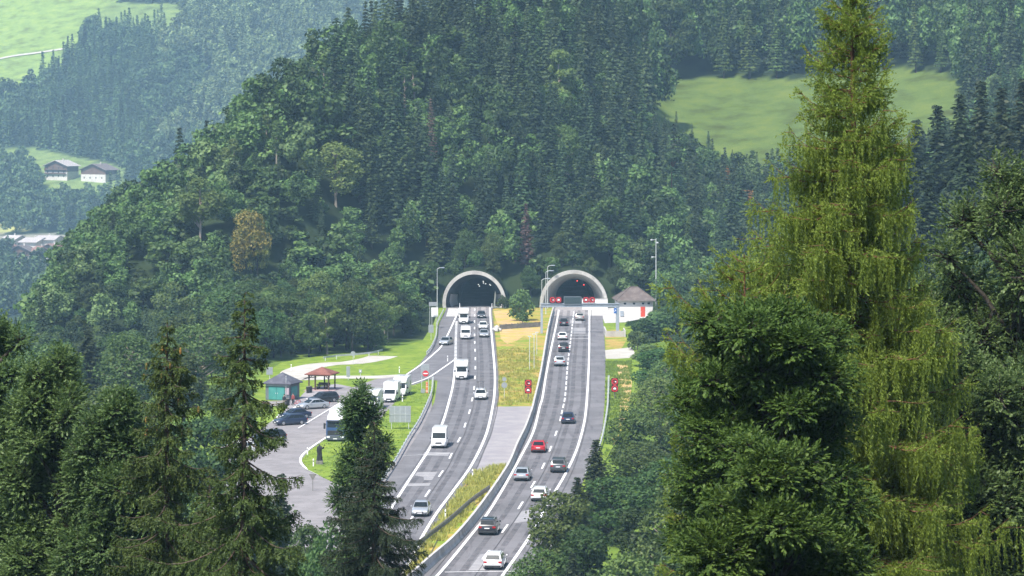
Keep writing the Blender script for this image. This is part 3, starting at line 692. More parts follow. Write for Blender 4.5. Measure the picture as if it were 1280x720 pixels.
def board(x0, x1, y0, y1, yb, label, name='sign_board', legs=1, mat='sign_back', seams=(0, 0), group=None, th=.05):
    xc = (x0 + x1) / 2; b0 = G(xc, yb); d = b0[1]; k = d / F; w = (x1 - x0) * k / 2; z0, z1 = H - (y1 - HY) * k, H - (y0 - HY) * k
    t = thing(name, label, 'sign', b0, 0, group)
    p = obj('panel', box(-w, w, -th, 0, z0, z1, .015), M[mat], t)
    bm = bmesh.new()
    for i in range(1, seams[0]): bx(bm, -w + 2 * w * i / seams[0] - .025, -w + 2 * w * i / seams[0] + .025, -th - .03, -th - .003, z0 + .03, z1 - .03)
    for i in range(1, seams[1]): bx(bm, -w + .03, w - .03, -th - .06, -th - .033, z0 + (z1 - z0) * i / seams[1] - .03, z0 + (z1 - z0) * i / seams[1] + .03)
    if seams[0]: obj('stiffeners', bm, M['galv'], p)
    else: bm.free()
    for i in range(legs):
        lx = 0 if legs == 1 else -w * .8 + 1.6 * w * i / (legs - 1)
        bm = bmesh.new(); tube(bm, [(lx, .06, -.2), (lx, .06, z1 - .05)], .05, 6); obj('leg', bm, M['galv'], t, 40)
    return t, w, z0, z1
def round_sign(t, cz, r, mat, cx=0, y=-.08):
    bm = bmesh.new(); disc(bm, (cx, y, cz), r); return obj('sign_disc', bm, M[mat], t)
t, w, z0, z1 = board(526, 536.8, 455.5, 469.8, 492.5, 'grey sign panel with a red no entry disc at the exit gore', legs=2)
M['sign_red'] = plain('sign_red', (.55, .02, .03), .4)
zc = H - (466.8 - HY) * t.location.y / F; xc = (532 - 531.4) * t.location.y / F
p = round_sign(t, zc, .46, 'sign_red', xc, -.1); obj('bar', box(xc - .34, xc + .34, -.115, -.103, zc - .08, zc + .08), M['white'], p)
zc = H - (488.6 - HY) * t.location.y / F; bm = bmesh.new(); disc(bm, (-.33, -.1, zc), .36); obj('sign_disc', bm, M['sign_back'], t)
t = thing('marker_post', 'orange striped upright board beside the no entry sign', 'marker', G(533.6, 492.3))
obj('board', box(-.16, .16, -.05, 0, .1, 1.85, .02), multi_noise('marker_orange', [((.62, .17, .06),), ((.75, .45, .35), 1.2, .5, .55, (1, 1, 3))], rough=.5), t); bm = bmesh.new(); tube(bm, [(0, .04, -.2), (0, .04, 1.7)], .04, 6); obj('post', bm, M['galv'], t)
board(486.7, 513.6, 507.5, 528, 537.5, 'large grey back of a road sign on the lay-by grass island', 'road_sign', 2, 'sign_back', (4, 2))
board(536.2, 546.2, 377.6, 382.6, 411, 'grey board, upper of two sign backs left of the exit lane guardrail', legs=2)
board(539, 547.6, 384.4, 396, 410.2, 'pale square sign back under the grey board left of the left tunnel', legs=2, mat='white')
board(535.6, 542, 406, 416, 425, 'small bluish sign back among the bushes by the exit lane', legs=1)
board(433, 437.6, 458, 471, 475, 'narrow upright grey board beside the footpath behind the pavilion')
t, w, z0, z1 = board(448.6, 452.4, 462, 466, 475.5, 'small dark sign with white diamond on the grass between path and slip road')
obj('diamond', box(-.12, .12, -.068, -.053, (z0 + z1) / 2 - .12, (z0 + z1) / 2 + .12), M['white'], t)
board(333, 341, 459, 468.4, 499, 'blue grey sign board on a post left of the kiosk', legs=1)
t = thing('round_sign', 'small pale round sign on a pole behind the footpath', 'sign', G(441.4, 455.5)); bm = bmesh.new(); tube(bm, [(0, 0, -.2), (0, 0, 2.2)], .04, 6); obj('pole', bm, M['galv'], t); round_sign(t, 1.85, .42, 'sign_back')
t = thing('round_sign', 'pair of pale round sign backs on one pole in the yellow median', 'sign', G(630.4, 497.5)); bm = bmesh.new(); tube(bm, [(0, 0, -.2), (0, 0, 3.1)], .04, 6); obj('pole', bm, M['galv'], t)
round_sign(t, 1.95, .44, 'sign_back'); round_sign(t, 2.85, .33, 'sign_back')
t = thing('give_way_sign', 'dark triangular back of a give way sign at the lay-by exit', 'sign', G(391, 614)); bm = bmesh.new(); tube(bm, [(0, .05, -.2), (0, .05, 1.8)], .04, 6); obj('pole', bm, M['galv_dark'], t)
bm = bmesh.new(); A = [bm.verts.new(v) for v in ((-.42, 0, 1.95), (.42, 0, 1.95), (0, 0, 1.2))]; B = [bm.verts.new((v.co.x, -.03, v.co.z)) for v in A]
bm.faces.new(A); bm.faces.new(B[::-1]); [bm.faces.new((A[i], B[i], B[(i + 1) % 3], A[(i + 1) % 3])) for i in range(3)]; bmesh.ops.recalc_face_normals(bm, faces=bm.faces[:]); obj('triangle', bm, M['galv_dark'], t)
bm = bmesh.new(); b0 = G(357.5, 501); t = thing('flag_pole', 'thin pale pole standing in front of the kiosk roof', 'pole', b0); tube(bm, [(0, 0, -.1), (0, 0, 3.6)], .035, 6); obj('pole', bm, M['galv'], t); obj('finial', box(-.07, .07, -.07, .07, 3.6, 3.72, .03), M['galv'], t)
first = None
for x, y, lab in ((590.7, 597.5, 'white delineator post at the upper tip of the yellow grass wedge'), (556.7, 649, 'white delineator post midway along the yellow grass wedge'), (499.2, 466, 'white delineator post on the grass above the exit lane bend'), (384.3, 569.5, 'white delineator post at the left bend of the lay-by island'), (391.7, 584, 'white delineator post in front of the statue'), (503, 503, 'white delineator post beside the motorhomes'), (364, 463, 'white delineator post where the footpath bends'), (574.6, 385.2, 'white post at the left lane edge inside the left tunnel mouth'), (614.9, 385.2, 'white post at the right lane edge inside the left tunnel mouth'), (559.5, 452, 'white delineator post at the exit lane gore'), (478, 520, 'white delineator post on the island behind the large sign back')):
    if first is None:
        t = first = thing('delineator', lab, 'delineator post', G(x, y)); bm = bmesh.new(); loft(bm, [[(-.07, -.05, -.1), (.07, -.05, -.1), (.05, .06, -.1), (-.05, .06, -.1)], [(-.07, -.05, .92), (.07, -.05, .92), (.05, .06, 1.02), (-.05, .06, 1.02)]]); obj('post', bm, M['white'], t)
        obj('reflector', box(-.05, .05, -.062, -.052, .66, .82), M['black'], t)
    else:
        t = copy_tree(first); t.location = G(x, y); t['label'] = lab
    t['group'] = 'delineator posts along the roads'

# ------------------------------------------------------------------ portal building
M['render'] = multi_noise('white_render', [((.66, .64, .61),), ((.55, .52, .49), .7, .55, .75)], rough=.9)
M['roof_brown'] = multi_noise('brown_tiles', [((.125, .10, .09),), ((.175, .145, .13), .9, .45, .65), ((.10, .075, .07), 3, .55, .7, (1, 1, 6))], rough=.85, bump=.3)
M['door_red'] = plain('door_red', (.58, .07, .04), .5)
M['glass_dark'] = plain('window_glass', (.02, .025, .03), .08, spec=.8)
def hip_roof(w, d, z0, z1, over, rl=0.0, th=.14):
    """ridge along x of length rl"""
    bm = bmesh.new(); W, D = w / 2 + over, d / 2 + over
    a = [bm.verts.new(v) for v in ((-W, -D, z0), (W, -D, z0), (W, D, z0), (-W, D, z0))]
    b_ = [bm.verts.new(v) for v in ((-W, -D, z0 + th), (W, -D, z0 + th), (W, D, z0 + th), (-W, D, z0 + th))]
    r0, r1 = bm.verts.new((-rl / 2 - .01, 0, z1)), bm.verts.new((rl / 2 + .01, 0, z1))
    bm.faces.new(a[::-1])
    for i in range(4): bm.faces.new((a[i], a[(i + 1) % 4], b_[(i + 1) % 4], b_[i]))
    bm.faces.new((b_[0], b_[1], r1, r0)); bm.faces.new((b_[1], b_[2], r1)); bm.faces.new((b_[2], b_[3], r0, r1)); bm.faces.new((b_[3], b_[0], r0))
    bmesh.ops.recalc_face_normals(bm, faces=bm.faces[:]); return bm
bw, bd = 7.2, 8.0; b0 = (25.7, 621.5, 0)
t = thing('portal_building', 'white service building with brown hipped roof and red door beside the right tunnel', 'building', b0, R(4))
obj('wall', box(-bw / 2, bw / 2, -bd / 2, bd / 2, -1, 3.35), M['render'], t)
rf = obj('roof', hip_roof(bw, bd, 3.36, 6.05, .55, 1.6), M['roof_brown'], t)
bm = bmesh.new(); W, D = bw / 2 + .55, bd / 2 + .55
for s, e in (((-W, -D, 3.5), (-.8, 0, 6.08)), ((W, -D, 3.5), (.8, 0, 6.08)), ((-.8, 0, 6.1), (.8, 0, 6.1)), ((-W, D, 3.5), (-.8, 0, 6.08)), ((W, D, 3.5), (.8, 0, 6.08))): tube(bm, [s, e], .1, 6)
obj('ridge_tiles', bm, M['roof_brown'], rf)
bm = bmesh.new(); tube(bm, [(-W, -D - .08, 3.38), (W, -D - .08, 3.38)], .08, 6); obj('gutter', bm, M['galv_dark'], t)
dr = obj('door', box(1.0, 1.95, -bd / 2 - .05, -bd / 2 - .003, 0.05, 2.15), M['door_red'], t); obj('handle', box(1.08, 1.14, -bd / 2 - .09, -bd / 2 - .053, 1.0, 1.2), M['galv'], dr)
for x in (-2.3, -.4, 1.5, 2.7):
    f = obj('window', box(x - .35, x + .35, -bd / 2 - .04, -bd / 2 - .003, 2.55, 3.1), M['white'], t); obj('pane', box(x - .27, x + .27, -bd / 2 - .055, -bd / 2 - .043, 2.62, 3.03), M['glass_dark'], f)
obj('utility_box', box(-3.3, -2.6, -bd / 2 - .3, -bd / 2 - .003, .2, 1.3), M['grey_paint'], t)
t = thing('boundary_wall', 'low white wall linking the portal building to the right tunnel mouth', 'wall', (17.6, 640, 0)); obj('wall', box(-2.4, 3.2, -.15, .15, -.2, 2.3), M['render'], t); obj('coping', box(-2.45, 3.25, -.2, .2, 2.302, 2.4), M['concrete'], t)

# ------------------------------------------------------------------ kiosk, pavilion, small things of the rest area
M['teal'] = multi_noise('teal_paint', [((.055, .235, .215),), ((.075, .285, .26), .8, .45, .65)], rough=.5)
M['grey_wall'] = plain('grey_boards', (.12, .14, .155), .7, var=.15, scale=2)
M['slate'] = multi_noise('slate_roof', [((.085, .085, .105),), ((.125, .125, .15), 1.2, .45, .65)], rough=.7, bump=.2)
kb = G(352, 500.5); kb = (kb[0], kb[1] + 1.9, 0)
t = thing('rest_area_kiosk', 'small grey hut with teal double doors and slate pyramid roof', 'kiosk', kb, R(-20))
obj('wall', box(-1.95, 1.95, -1.85, 1.85, -.05, 2.38), M['grey_wall'], t)
obj('roof', hip_roof(3.9, 3.7, 2.39, 4.05, .4), M['slate'], t)
for s in (-1, 1):
    d = obj('door', box(min(s * .02, s * 1.3) - .1, max(s * .02, s * 1.3) - .1, -1.93, -1.853, .1, 2.05), M['teal'], t)
    obj('handle', box(s * .15 - .13, s * .15 - .07, -1.97, -1.933, .95, 1.15), M['galv'], d)
obj('fascia', box(-1.9, 1.9, -1.92, -1.853, 2.1, 2.3), M['grey_paint'], t)
obj('side_shutter', box(1.953, 2.02, -1.2, .9, .6, 2.0), M['teal'], t)
obj('notice_board', box(1.35, 1.9, -1.96, -1.853, .9, 1.9), plain('notice', (.42, .33, .37), .6), t)
M['roof_red'] = multi_noise('red_shingles', [((.19, .075, .058),), ((.25, .105, .08), 1, .45, .65)], rough=.8, bump=.2)
M['timber'] = multi_noise('dark_timber', [((.075, .045, .035),), ((.11, .07, .05), 2, .45, .65)], rough=.8)
M['brick_pave'] = multi_noise('brick_paving', [((.38, .27, .27),), ((.45, .34, .33), 1.2, .45, .65)], rough=.9)
pb = G(401.5, 488.5); pb = (pb[0], pb[1] + 1.9, 0)
t = thing('picnic_pavilion', 'open timber pavilion with red brown roof beside the parked cars', 'pavilion', pb, R(-14))
obj('floor', box(-2.2, 2.6, -2.4, 2.0, -.02, .09), M['brick_pave'], t)
obj('roof', hip_roof(3.5, 3.5, 2.42, 3.55, .42), M['roof_red'], t)
for x, y in ((-1.6, -1.6), (1.6, -1.6), (-1.6, 1.6), (1.6, 1.6), (-.1, 1.6), (-.6, -1.6)):
    obj('post', box(x - .09, x + .09, y - .09, y + .09, .09, 2.415), M['timber'], t)
bm = bmesh.new()
for s in (-1, 1):
    tube(bm, [(s * 1.6, -1.6, 1.8), (s * 1.0, -1.6, 2.38)], .06, 6); tube(bm, [(s * 1.6, -1.6, 1.8), (s * 1.6, -1.0, 2.38)], .06, 6)
obj('braces', bm, M['timber'], t)
bm = bmesh.new()
for y in (-1.6, 1.6): bx(bm, -1.75, 1.75, y - .08, y + .08, 2.25, 2.41)
obj('beams', bm, M['timber'], t)
t = thing('picnic_table', 'dark timber picnic table with benches inside the pavilion', 'table', (pb[0] + .1, pb[1], .09), R(-14))
obj('tabletop', box(-.95, .95, -.36, .36, .70, .76), M['timber'], t)
for s in (-1, 1): obj('bench', box(-.95, .95, s * .72 - .14, s * .72 + .14, .42, .47), M['timber'], t); obj('leg', box(s * .7 - .05, s * .7 + .05, -.8, .8, 0, .415), M['timber'], t); obj('leg', box(s * .7 - .05, s * .7 + .05, -.3, .3, .475, .695), M['timber'], t)
obj('backrest', box(-.95, .95, .9, .95, .5, .95), M['timber'], t)
for x, y, lab in ((385.2, 491.5, 'dark litter bin left of the pavilion, left of two'), (388, 491, 'dark litter bin left of the pavilion, right of two'), (359.7, 507, 'black litter bin in front of the kiosk'), (338.5, 516, 'dark blue bin at the end of the rail fence')):
    t = thing('litter_bin', lab, 'bin', G(x, y)); bm = bmesh.new(); tube(bm, [(0, 0, 0), (0, 0, .9), (0, 0, .98)], [.27, .32, .3], 12); obj('body', bm, M['black'], t, 40); obj('lid', box(-.24, .24, -.24, .24, .985, 1.06, .03), M['galv_dark'], t)
a, b_ = G(327, 511), G(355.5, 509.5)
t = thing('rail_fence', 'pale timber rail fence in front of the kiosk', 'fence', a, math.atan2(b_[1] - a[1], b_[0] - a[0])); Lf = math.hypot(b_[0] - a[0], b_[1] - a[1])
M['pale_timber'] = plain('pale_timber', (.38, .33, .26), .8, var=.15)
for z in (.3, .62, .92): obj('rail', box(0, Lf, -.03, .03, z - .06, z + .06), M['pale_timber'], t)
for k in range(4): obj('post', box(k * Lf / 3 - .06, k * Lf / 3 + .06, .035, .15, -.1, 1.05), M['pale_timber'], t)
# bicycles beside the kiosk
def bicycle(loc, rz, label, mat):
    t = thing('bicycle', label, 'bicycle', loc, rz, 'bicycles by the kiosk')
    for x in (-.52, .52):
        bm = bmesh.new(); tube(bm, [(x + .33 * math.cos(k * math.pi / 8), 0, .34 + .33 * math.sin(k * math.pi / 8)) for k in range(17)], .022, 5, False); w = obj('wheel', bm, M['rubber'], t)
        bm = bmesh.new()
        for k in range(8): tube(bm, [(x, 0, .34), (x + .31 * math.cos(k * math.pi / 4), 0, .34 + .31 * math.sin(k * math.pi / 4))], .004, 3)
        obj('spokes', bm, M['galv'], w)
    bm = bmesh.new()
    for p, q in (((-.52, 0, .34), (-.18, 0, .8)), ((-.52, 0, .34), (-.08, 0, .32)), ((-.08, 0, .32), (-.2, 0, .92)), ((-.08, 0, .32), (.36, 0, .78)), ((-.18, 0, .8), (.36, 0, .82)), ((.52, 0, .34), (.33, 0, .98))): tube(bm, [p, q], .022, 6)
    obj('frame', bm, mat, t); obj('saddle', box(-.33, -.08, -.07, .07, .92, .98, .02), M['black'], t)
    bm = bmesh.new(); tube(bm, [(.3, -.28, .98), (.36, 0, 1.0), (.3, .28, .98)], .018, 6); obj('handlebar', bm, M['black'], t)
bicycle(G(369.5, 505.5), R(30), 'dark bicycle leaning near the kiosk corner', M['black'])
bicycle(G(372, 507.5), R(25), 'red bicycle leaning near the kiosk corner', M['sign_red'])

# ------------------------------------------------------------------ figures
def figure(name, joints, edges, rad, mat, root=0, sub=2):
    me = bpy.data.meshes.new(name); me.from_pydata(joints, edges, []); o = bpy.data.objects.new(name, me); COL.objects.link(o)
    sk = o.modifiers.new('s', 'SKIN'); 
    for v, r in zip(me.skin_vertices[0].data, rad): v.radius = (r, r * .85) if not hasattr(r, '__len__') else r
    for i, v in enumerate(me.skin_vertices[0].data): v.use_root = (i == root)
    ss = o.modifiers.new('u', 'SUBSURF'); ss.levels = sub; ss.render_levels = sub
    dg = bpy.context.evaluated_depsgraph_get(); m2 = bpy.data.meshes.new_from_object(o.evaluated_get(dg)); bpy.data.objects.remove(o)
    m2.name = name; m2.materials.clear(); m2.materials.append(mat); m2.shade_smooth()
    return m2
def body_joints(raise_arm=False, stride=.1):
    J = [(0, 0, .95), (0, 0, 1.12), (0, 0, 1.36), (0, 0, 1.50), (0, -.02, 1.58), (0, -.02, 1.70)]
    E = [(0, 1), (1, 2), (2, 3), (3, 4), (4, 5)]; Rd = [(.15, .11), (.14, .1), (.165, .11), (.055, .055), (.075, .09), (.085, .095)]
    for s in (-1, 1):
        n = len(J); J += [(s * .19, 0, 1.43), (s * .23, .03, 1.16), (s * .24, -.05, .93), (s * .24, -.08, .82)]; Rd += [.06, .048, .035, .04] if not raise_arm else [.085, .08, .07, .06]
        if raise_arm and s > 0: J[n + 1:n + 4] = [(.30, -.1, 1.22), (.42, -.3, 1.38), (.46, -.36, 1.48)]
        E += [(2, n), (n, n + 1), (n + 1, n + 2), (n + 2, n + 3)]
        n = len(J); J += [(s * .1, 0, .88), (s * .11, -s * stride * .5, .48), (s * .12, s * stride, .07), (s * .13, s * stride - .16, .04)]; Rd += [.095, .065, .045, .04]
        E += [(0, n), (n, n + 1), (n + 1, n + 2), (n + 2, n + 3)]
    return J, E, Rd
M['skin'] = plain('skin', (.50, .30, .22), .6); M['bronze'] = plain('dark_bronze', (.035, .033, .034), .5, .5, var=.25, scale=4)
M['cloth_dark'] = plain('dark_cloth', (.025, .027, .035), .9); M['cloth_red'] = plain('red_cloth', (.24, .05, .045), .9); M['hair'] = plain('hair', (.04, .025, .02), .8)
def person(loc, rz, label, top, trou):
    J, E, Rd = body_joints(stride=.08); me = figure('person', J, E, Rd, M['skin']); o = link('person', me); o.location = loc; o.rotation_euler = (0, 0, rz); tag(o, label, 'person')
    def hull(name, secs, mat):
        bm = bmesh.new(); loft(bm, [[(cx + rx * math.cos(k * math.pi / 6), cy + ry * math.sin(k * math.pi / 6), z) for k in range(12)] for cx, cy, z, rx, ry in secs]); obj(name, bm, mat, o, 60)
    hull('jacket', [(0, 0, .90, .185, .135), (0, 0, 1.12, .175, .125), (0, 0, 1.36, .205, .135), (0, 0, 1.46, .15, .10), (0, 0, 1.5, .07, .07)], top)
    for s in (-1, 1):
        hull('sleeve', [(s * .19, 0, 1.46, .07, .07), (s * .235, .03, 1.16, .062, .062), (s * .245, -.05, .95, .05, .05)], top)
        hull('trouser_leg', [(s * .09, 0, .95, .11, .12), (s * .11, -s * .04, .48, .085, .09), (s * .12, s * .08, .09, .07, .075)], trou)
    hull('hair', [(0, 0, 1.68, .10, .112), (0, .01, 1.75, .098, .11), (0, .01, 1.81, .06, .07), (0, .01, 1.825, .02, .02)], M['hair'])
    return o
person(G(355.3, 508), R(20), 'person in dark clothes standing in front of the teal kiosk doors', M['cloth_dark'], M['cloth_dark'])
person(G(366.3, 506.5), R(-30), 'person in dark red top standing at the kiosk corner', M['cloth_red'], M['cloth_dark'])
# statue
t = thing('saint_statue', 'dark robed statue with one raised arm standing on the lay-by island', 'statue', G(399.5, 580, .12))
obj('plinth', box(-.42, .42, -.42, .42, -.1, .42, .04), M['galv_dark'], t)
J, E, Rd = body_joints(True, .02); me = figure('figure', J, E, [r * 1.15 if not hasattr(r, '__len__') else (r[0] * 1.15, r[1] * 1.2) for r in Rd], M['bronze']); f = link('figure', me, t); f.location = (0, 0, .42); f.scale = (1.18,) * 3
bm = bmesh.new(); loft(bm, [[((rx + .035 * math.cos(6 * a)) * math.cos(a), (ry + .035 * math.cos(6 * a)) * math.sin(a), z) for a in [k * math.pi / 18 for k in range(36)]] for z, rx, ry in ((0, .30, .26), (.5, .23, .19), (1.0, .19, .15), (1.3, .22, .15), (1.44, .19, .12), (1.5, .07, .07))])
rb = obj('robe', bm, M['bronze'], t, 60); rb.location = (0, 0, .425); rb.scale = (1.18,) * 3
bm = bmesh.new(); tube(bm, [(.54, -.44, 1.9), (.62, -.5, 2.5)], .025, 6); bx(bm, .5, .74, -.52, -.48, 2.32, 2.37); obj('cross', bm, M['bronze'], t)
# ------------------------------------------------------------------ vehicles
def paint(name, c, metal=.0, rough=.32): return plain(name, c, rough, metal, coat=.6)
PAINT = dict(white=paint('car_white', (.74, .74, .74)), silver=paint('car_silver', (.46, .48, .50), .45), black=paint('car_black', (.014, .014, .017)), navy=paint('car_navy', (.018, .026, .06), .1),
             red=paint('car_red', (.46, .012, .018)), grey=paint('car_grey', (.075, .08, .085), .25), beige=paint('car_beige', (.36, .35, .33), .3), cream=paint('camper_white', (.78, .78, .76), 0, .4))
M['car_glass'] = plain('car_glass', (.014, .018, .019), .14, spec=.28)
M['tail'] = plain('tail_light', (.38, .008, .012), .25); M['headlight'] = plain('headlight', (.78, .80, .82), .12)
M['rim'] = plain('rim_metal', (.45, .45, .46), .35, .8); M['plate'] = plain('plate_white', (.75, .75, .75), .5); M['trim'] = plain('trim_black', (.02, .02, .022), .55)
def quad_panel(bm, c, ins_u=(.07, .93), ins_v=(.08, .9), off=.01, th=.012):
    """c: 4 corners (bl, br, tr, tl) outward by right-hand rule"""
    c = [Vector(p) for p in c]; n = (c[1] - c[0]).cross(c[3] - c[0]).normalized()
    P = lambda u, v: (c[0] * (1 - u) + c[1] * u) * (1 - v) + (c[3] * (1 - u) + c[2] * u) * v
    q = [P(ins_u[0], ins_v[0]), P(ins_u[1], ins_v[0]), P(ins_u[1], ins_v[1]), P(ins_u[0], ins_v[1])]
    a = [bm.verts.new(p + n * off) for p in q]; b_ = [bm.verts.new(p + n * (off + th)) for p in q]
    bm.faces.new(b_); bm.faces.new(a[::-1])
    for i in range(4): bm.faces.new((a[i], a[(i + 1) % 4], b_[(i + 1) % 4], b_[i]))
    return bm
def wheel(t, x, y, r, w=.2):
    s = 1 if x > 0 else -1; bm = bmesh.new()
    tube(bm, [(x - w / 2, y, r), (x - w / 2 + .03, y, r), (x + w / 2 - .03, y, r), (x + w / 2, y, r)], [r * .9, r, r, r * .9], 18)
    o = obj('wheel', bm, M['rubber'], t, 40)
    bm = bmesh.new(); xo = x + s * (w / 2 + .004); tube(bm, [(xo, y, r), (xo + s * .012, y, r)], [r * .64, r * .58], 14); obj('rim', bm, M['rim'], o, 40)
SHAPES = dict(  # rear base, rear roof, front roof, front base (fractions of L), belt height, hood height, tail height
    sedan=(-.40, -.20, .06, .235, .93, .80, .93), estate=(-.488, -.41, .07, .24, .93, .80, .90), hatch=(-.485, -.37, .06, .25, .93, .84, .9),
    suv=(-.488, -.425, .07, .225, 1.04, .98, 1.0), van=(-.495, -.485, .20, .37, 1.18, 1.02, 1.15))
def car(kind, name, label, col, loc, rz, L=4.55, W=1.82, Ht=1.45, rails=False, group=None, cat='car', alcove=False):
    t = thing(name, label, cat, loc, rz, group); mat = PAINT[col]; w = W / 2
    rb, rr, fr, fb, belt, hood, tail = SHAPES[kind]
    def sec(y, zb, zt, k):
        hw = w * k; pts = [(-hw * .86, zb), (-hw, zb + .14), (-hw, zb + (zt - zb) * .62), (-hw * .95, zt - .05), (-hw * .84, zt), (hw * .84, zt), (hw * .95, zt - .05), (hw, zb + (zt - zb) * .62), (hw, zb + .14), (hw * .86, zb)]
        return [(x, y * L, z) for x, z in pts]
    st = [(-.5, .40, tail - .22, .84), (-.488, .32, tail - .06, .92), (-.46, .25, tail, .97), (-.36, .22, max(tail, belt - .01), 1), (-.1, .2, belt, 1), (fb - .02, .2, belt - .02, 1), (.36 if kind != 'van' else .43, .22, hood + .04, .985), (.45, .24, hood - .06, .93), (.485, .28, hood - .2, .86), (.5, .36, hood - .32, .76)]
    bm = bmesh.new(); loft(bm, [sec(*s) for s in st])
    # cabin
    wb, wt = w * .93, w * (.74 if kind in ('sedan', 'hatch', 'estate') else .80 if kind == 'suv' else .90)
    def ring(z, y0, y1, hw): return [(-hw, y0, z), (-hw * .8, y0 - .03, z), (hw * .8, y0 - .03, z), (hw, y0, z), (hw, y1, z), (hw * .8, y1 + .04, z), (-hw * .8, y1 + .04, z), (-hw, y1, z)]
    zt = Ht - .07
    loft(bm, [ring(belt - .06, rb * L, fb * L, wb), ring(zt, rr * L, fr * L, wt), ring(Ht - .015, (rr + .02) * L, (fr - .025) * L, wt * .9), ring(Ht, (rr + .05) * L, (fr - .06) * L, wt * .7)])
    obj('body', bm, mat, t, 38)
    zb = belt - .02; B = lambda s, y: (s * wb, y * L, zb); T = lambda s, y: (s * wt, y * L, zt)
    g = bmesh.new(); quad_panel(g, [(wb, fb * L + .04, zb), (-wb, fb * L + .04, zb), (-wt, fr * L + .04, zt), (wt, fr * L + .04, zt)], (.05, .95), (.08, .93) if kind != 'van' else (.06, .58)); obj('windscreen', g, M['car_glass'], t)
    if kind != 'van':
        g = bmesh.new(); quad_panel(g, [(-wb, rb * L - .03, zb), (wb, rb * L - .03, zb), (wt, rr * L - .03, zt), (-wt, rr * L - .03, zt)], (.09, .91), (.12 if kind == 'sedan' else .2, .9)); obj('rear_window', g, M['car_glass'], t)
    for s in (-1, 1):
        g = bmesh.new()
        lo, hi = ((.06, .94) if kind != 'van' else (.74, .95)); c = [B(s, rb), B(s, fb), T(s, fr), T(s, rr)]
        if s < 0: c = [B(s, fb), B(s, rb), T(s, rr), T(s, fr)]; 
        for u0, u1 in (((.08, .34), (.36, .64), (.66, .92)) if kind != 'van' else ((.74, .93),)):
            uu = (u0, u1) if s > 0 else (1 - u1, 1 - u0)
            quad_panel(g, c, uu, (.14, .9))
        obj('side_window', g, M['car_glass'], t)
        hz = hood - .22
        g = bmesh.new(); bx(g, min(s * w * .5, s * w * .84), max(s * w * .5, s * w * .84), .478 * L, .496 * L, hz - .07, hz + .08, .02); obj('headlight', g, M['headlight'], t)
        g = bmesh.new(); tz = tail - .14 if kind != 'van' else .95; bx(g, min(s * w * .58, s * w * .93), max(s * w * .58, s * w * .93), -.5 * L - .012, -.482 * L, tz - .09, tz + .08, .02); obj('tail_light', g, M['tail'], t)
        g = bmesh.new(); my = (fb - .05) * L; bx(g, min(s * (w + .01), s * (w + .17)), max(s * (w + .01), s * (w + .17)), my - .06, my + .06, belt - .02, belt + .13, .03); obj('wing_mirror', g, mat if kind != 'van' else M['trim'], t)
        for yy in (-.295, .30 if kind != 'van' else .33): wheel(t, s * (w - .09), yy * L, .33 if kind != 'suv' else .37, .2)
    g = bmesh.new(); bx(g, -w * .42, w * .42, .485 * L, .502 * L, hood - .42, hood - .2, .02); obj('grille', g, M['trim'], t)
    g = bmesh.new(); bx(g, -w * .80, w * .80, -.5 * L - .02, -.485 * L, .30, .46, .02); obj('rear_bumper', g, M['trim'], t)
    g = bmesh.new(); bx(g, -w * .78, w * .78, .485 * L, .5 * L + .006, .26, .38, .02); obj('front_bumper', g, M['trim'], t)
    for y0, y1, z in ((-.5 * L - .025, -.5 * L - .005, tail - .24 if kind != 'van' else .62), (.5 * L + .008, .5 * L + .02, .44)):
        obj('number_plate', box(-.26, .26, y0, y1, z - .055, z + .055), M['plate'], t)
    if rails:
        for s in (-1, 1):
            g = bmesh.new(); tube(g, [(s * wt * .86, (rr + .06) * L, Ht - .03), (s * wt * .86, (rr + .09) * L, Ht + .06), (s * wt * .86, (fr - .09) * L, Ht + .06), (s * wt * .86, (fr - .05) * L, Ht - .03)], .022, 6); obj('roof_rail', g, M['galv'] if rails == 1 else M['trim'], t, 40)
    return t
def lane_heading(poly, d, away):
    pl = np.array([G(x, y)[:2] for x, y in poly]); o = np.argsort(pl[:, 1]); pl = pl[o]
    x0, x1 = np.interp([d - 6, d + 6], pl[:, 1], pl[:, 0]); a = math.atan2(-(x1 - x0), 12.0)   # rotation so that +Y follows the lane
    return a if away else a + math.pi
def on_road(kind, name, label, col, x, yb, away, L=4.55, W=1.82, Ht=1.45, **k):
    b0 = G(x, yb, .05); poly = R_DASH if away else L_DASH; d = b0[1] + L / 2
    a = lane_heading(poly, d, away)
    loc = (b0[0] + (-math.sin(a) if away else math.sin(a)) * L / 2, d, .05)
    return car(kind, name, label, col, loc, a, L, W, Ht, **k)
gr, gl = 'cars driving towards the right tunnel', 'cars driving out of the left tunnel'
on_road('suv', 'car', 'pale grey car entering the right lane just before the right tunnel', 'beige', 724.7, 401.3, True, 4.5, 1.86, 1.66, group=gr)
on_road('hatch', 'car', 'black car in the left lane nearest the right tunnel', 'black', 704.8, 407.8, True, 4.3, 1.8, 1.47, group=gr)
on_road('sedan', 'car', 'white car between two black cars in the left lane below the gantry', 'white', 703, 425.6, True, 4.5, 1.84, 1.46, group=gr)
on_road('suv', 'car', 'black car between a white car and a silver car below the gantry', 'black', 704.3, 440.4, True, 4.5, 1.88, 1.62, group=gr)
on_road('suv', 'car', 'silver tall car behind the black one in the left lane', 'silver', 699.6, 458.3, True, 4.6, 1.88, 1.72, group=gr)
on_road('sedan', 'car', 'dark blue car alone in the right lane below the red lit sign', 'navy', 709.8, 530.3, True, 4.6, 1.84, 1.46, group=gr)
on_road('sedan', 'car', 'red car in the left lane of the right carriageway', 'red', 672.6, 566.6, True, 4.5, 1.84, 1.42, group=gr)
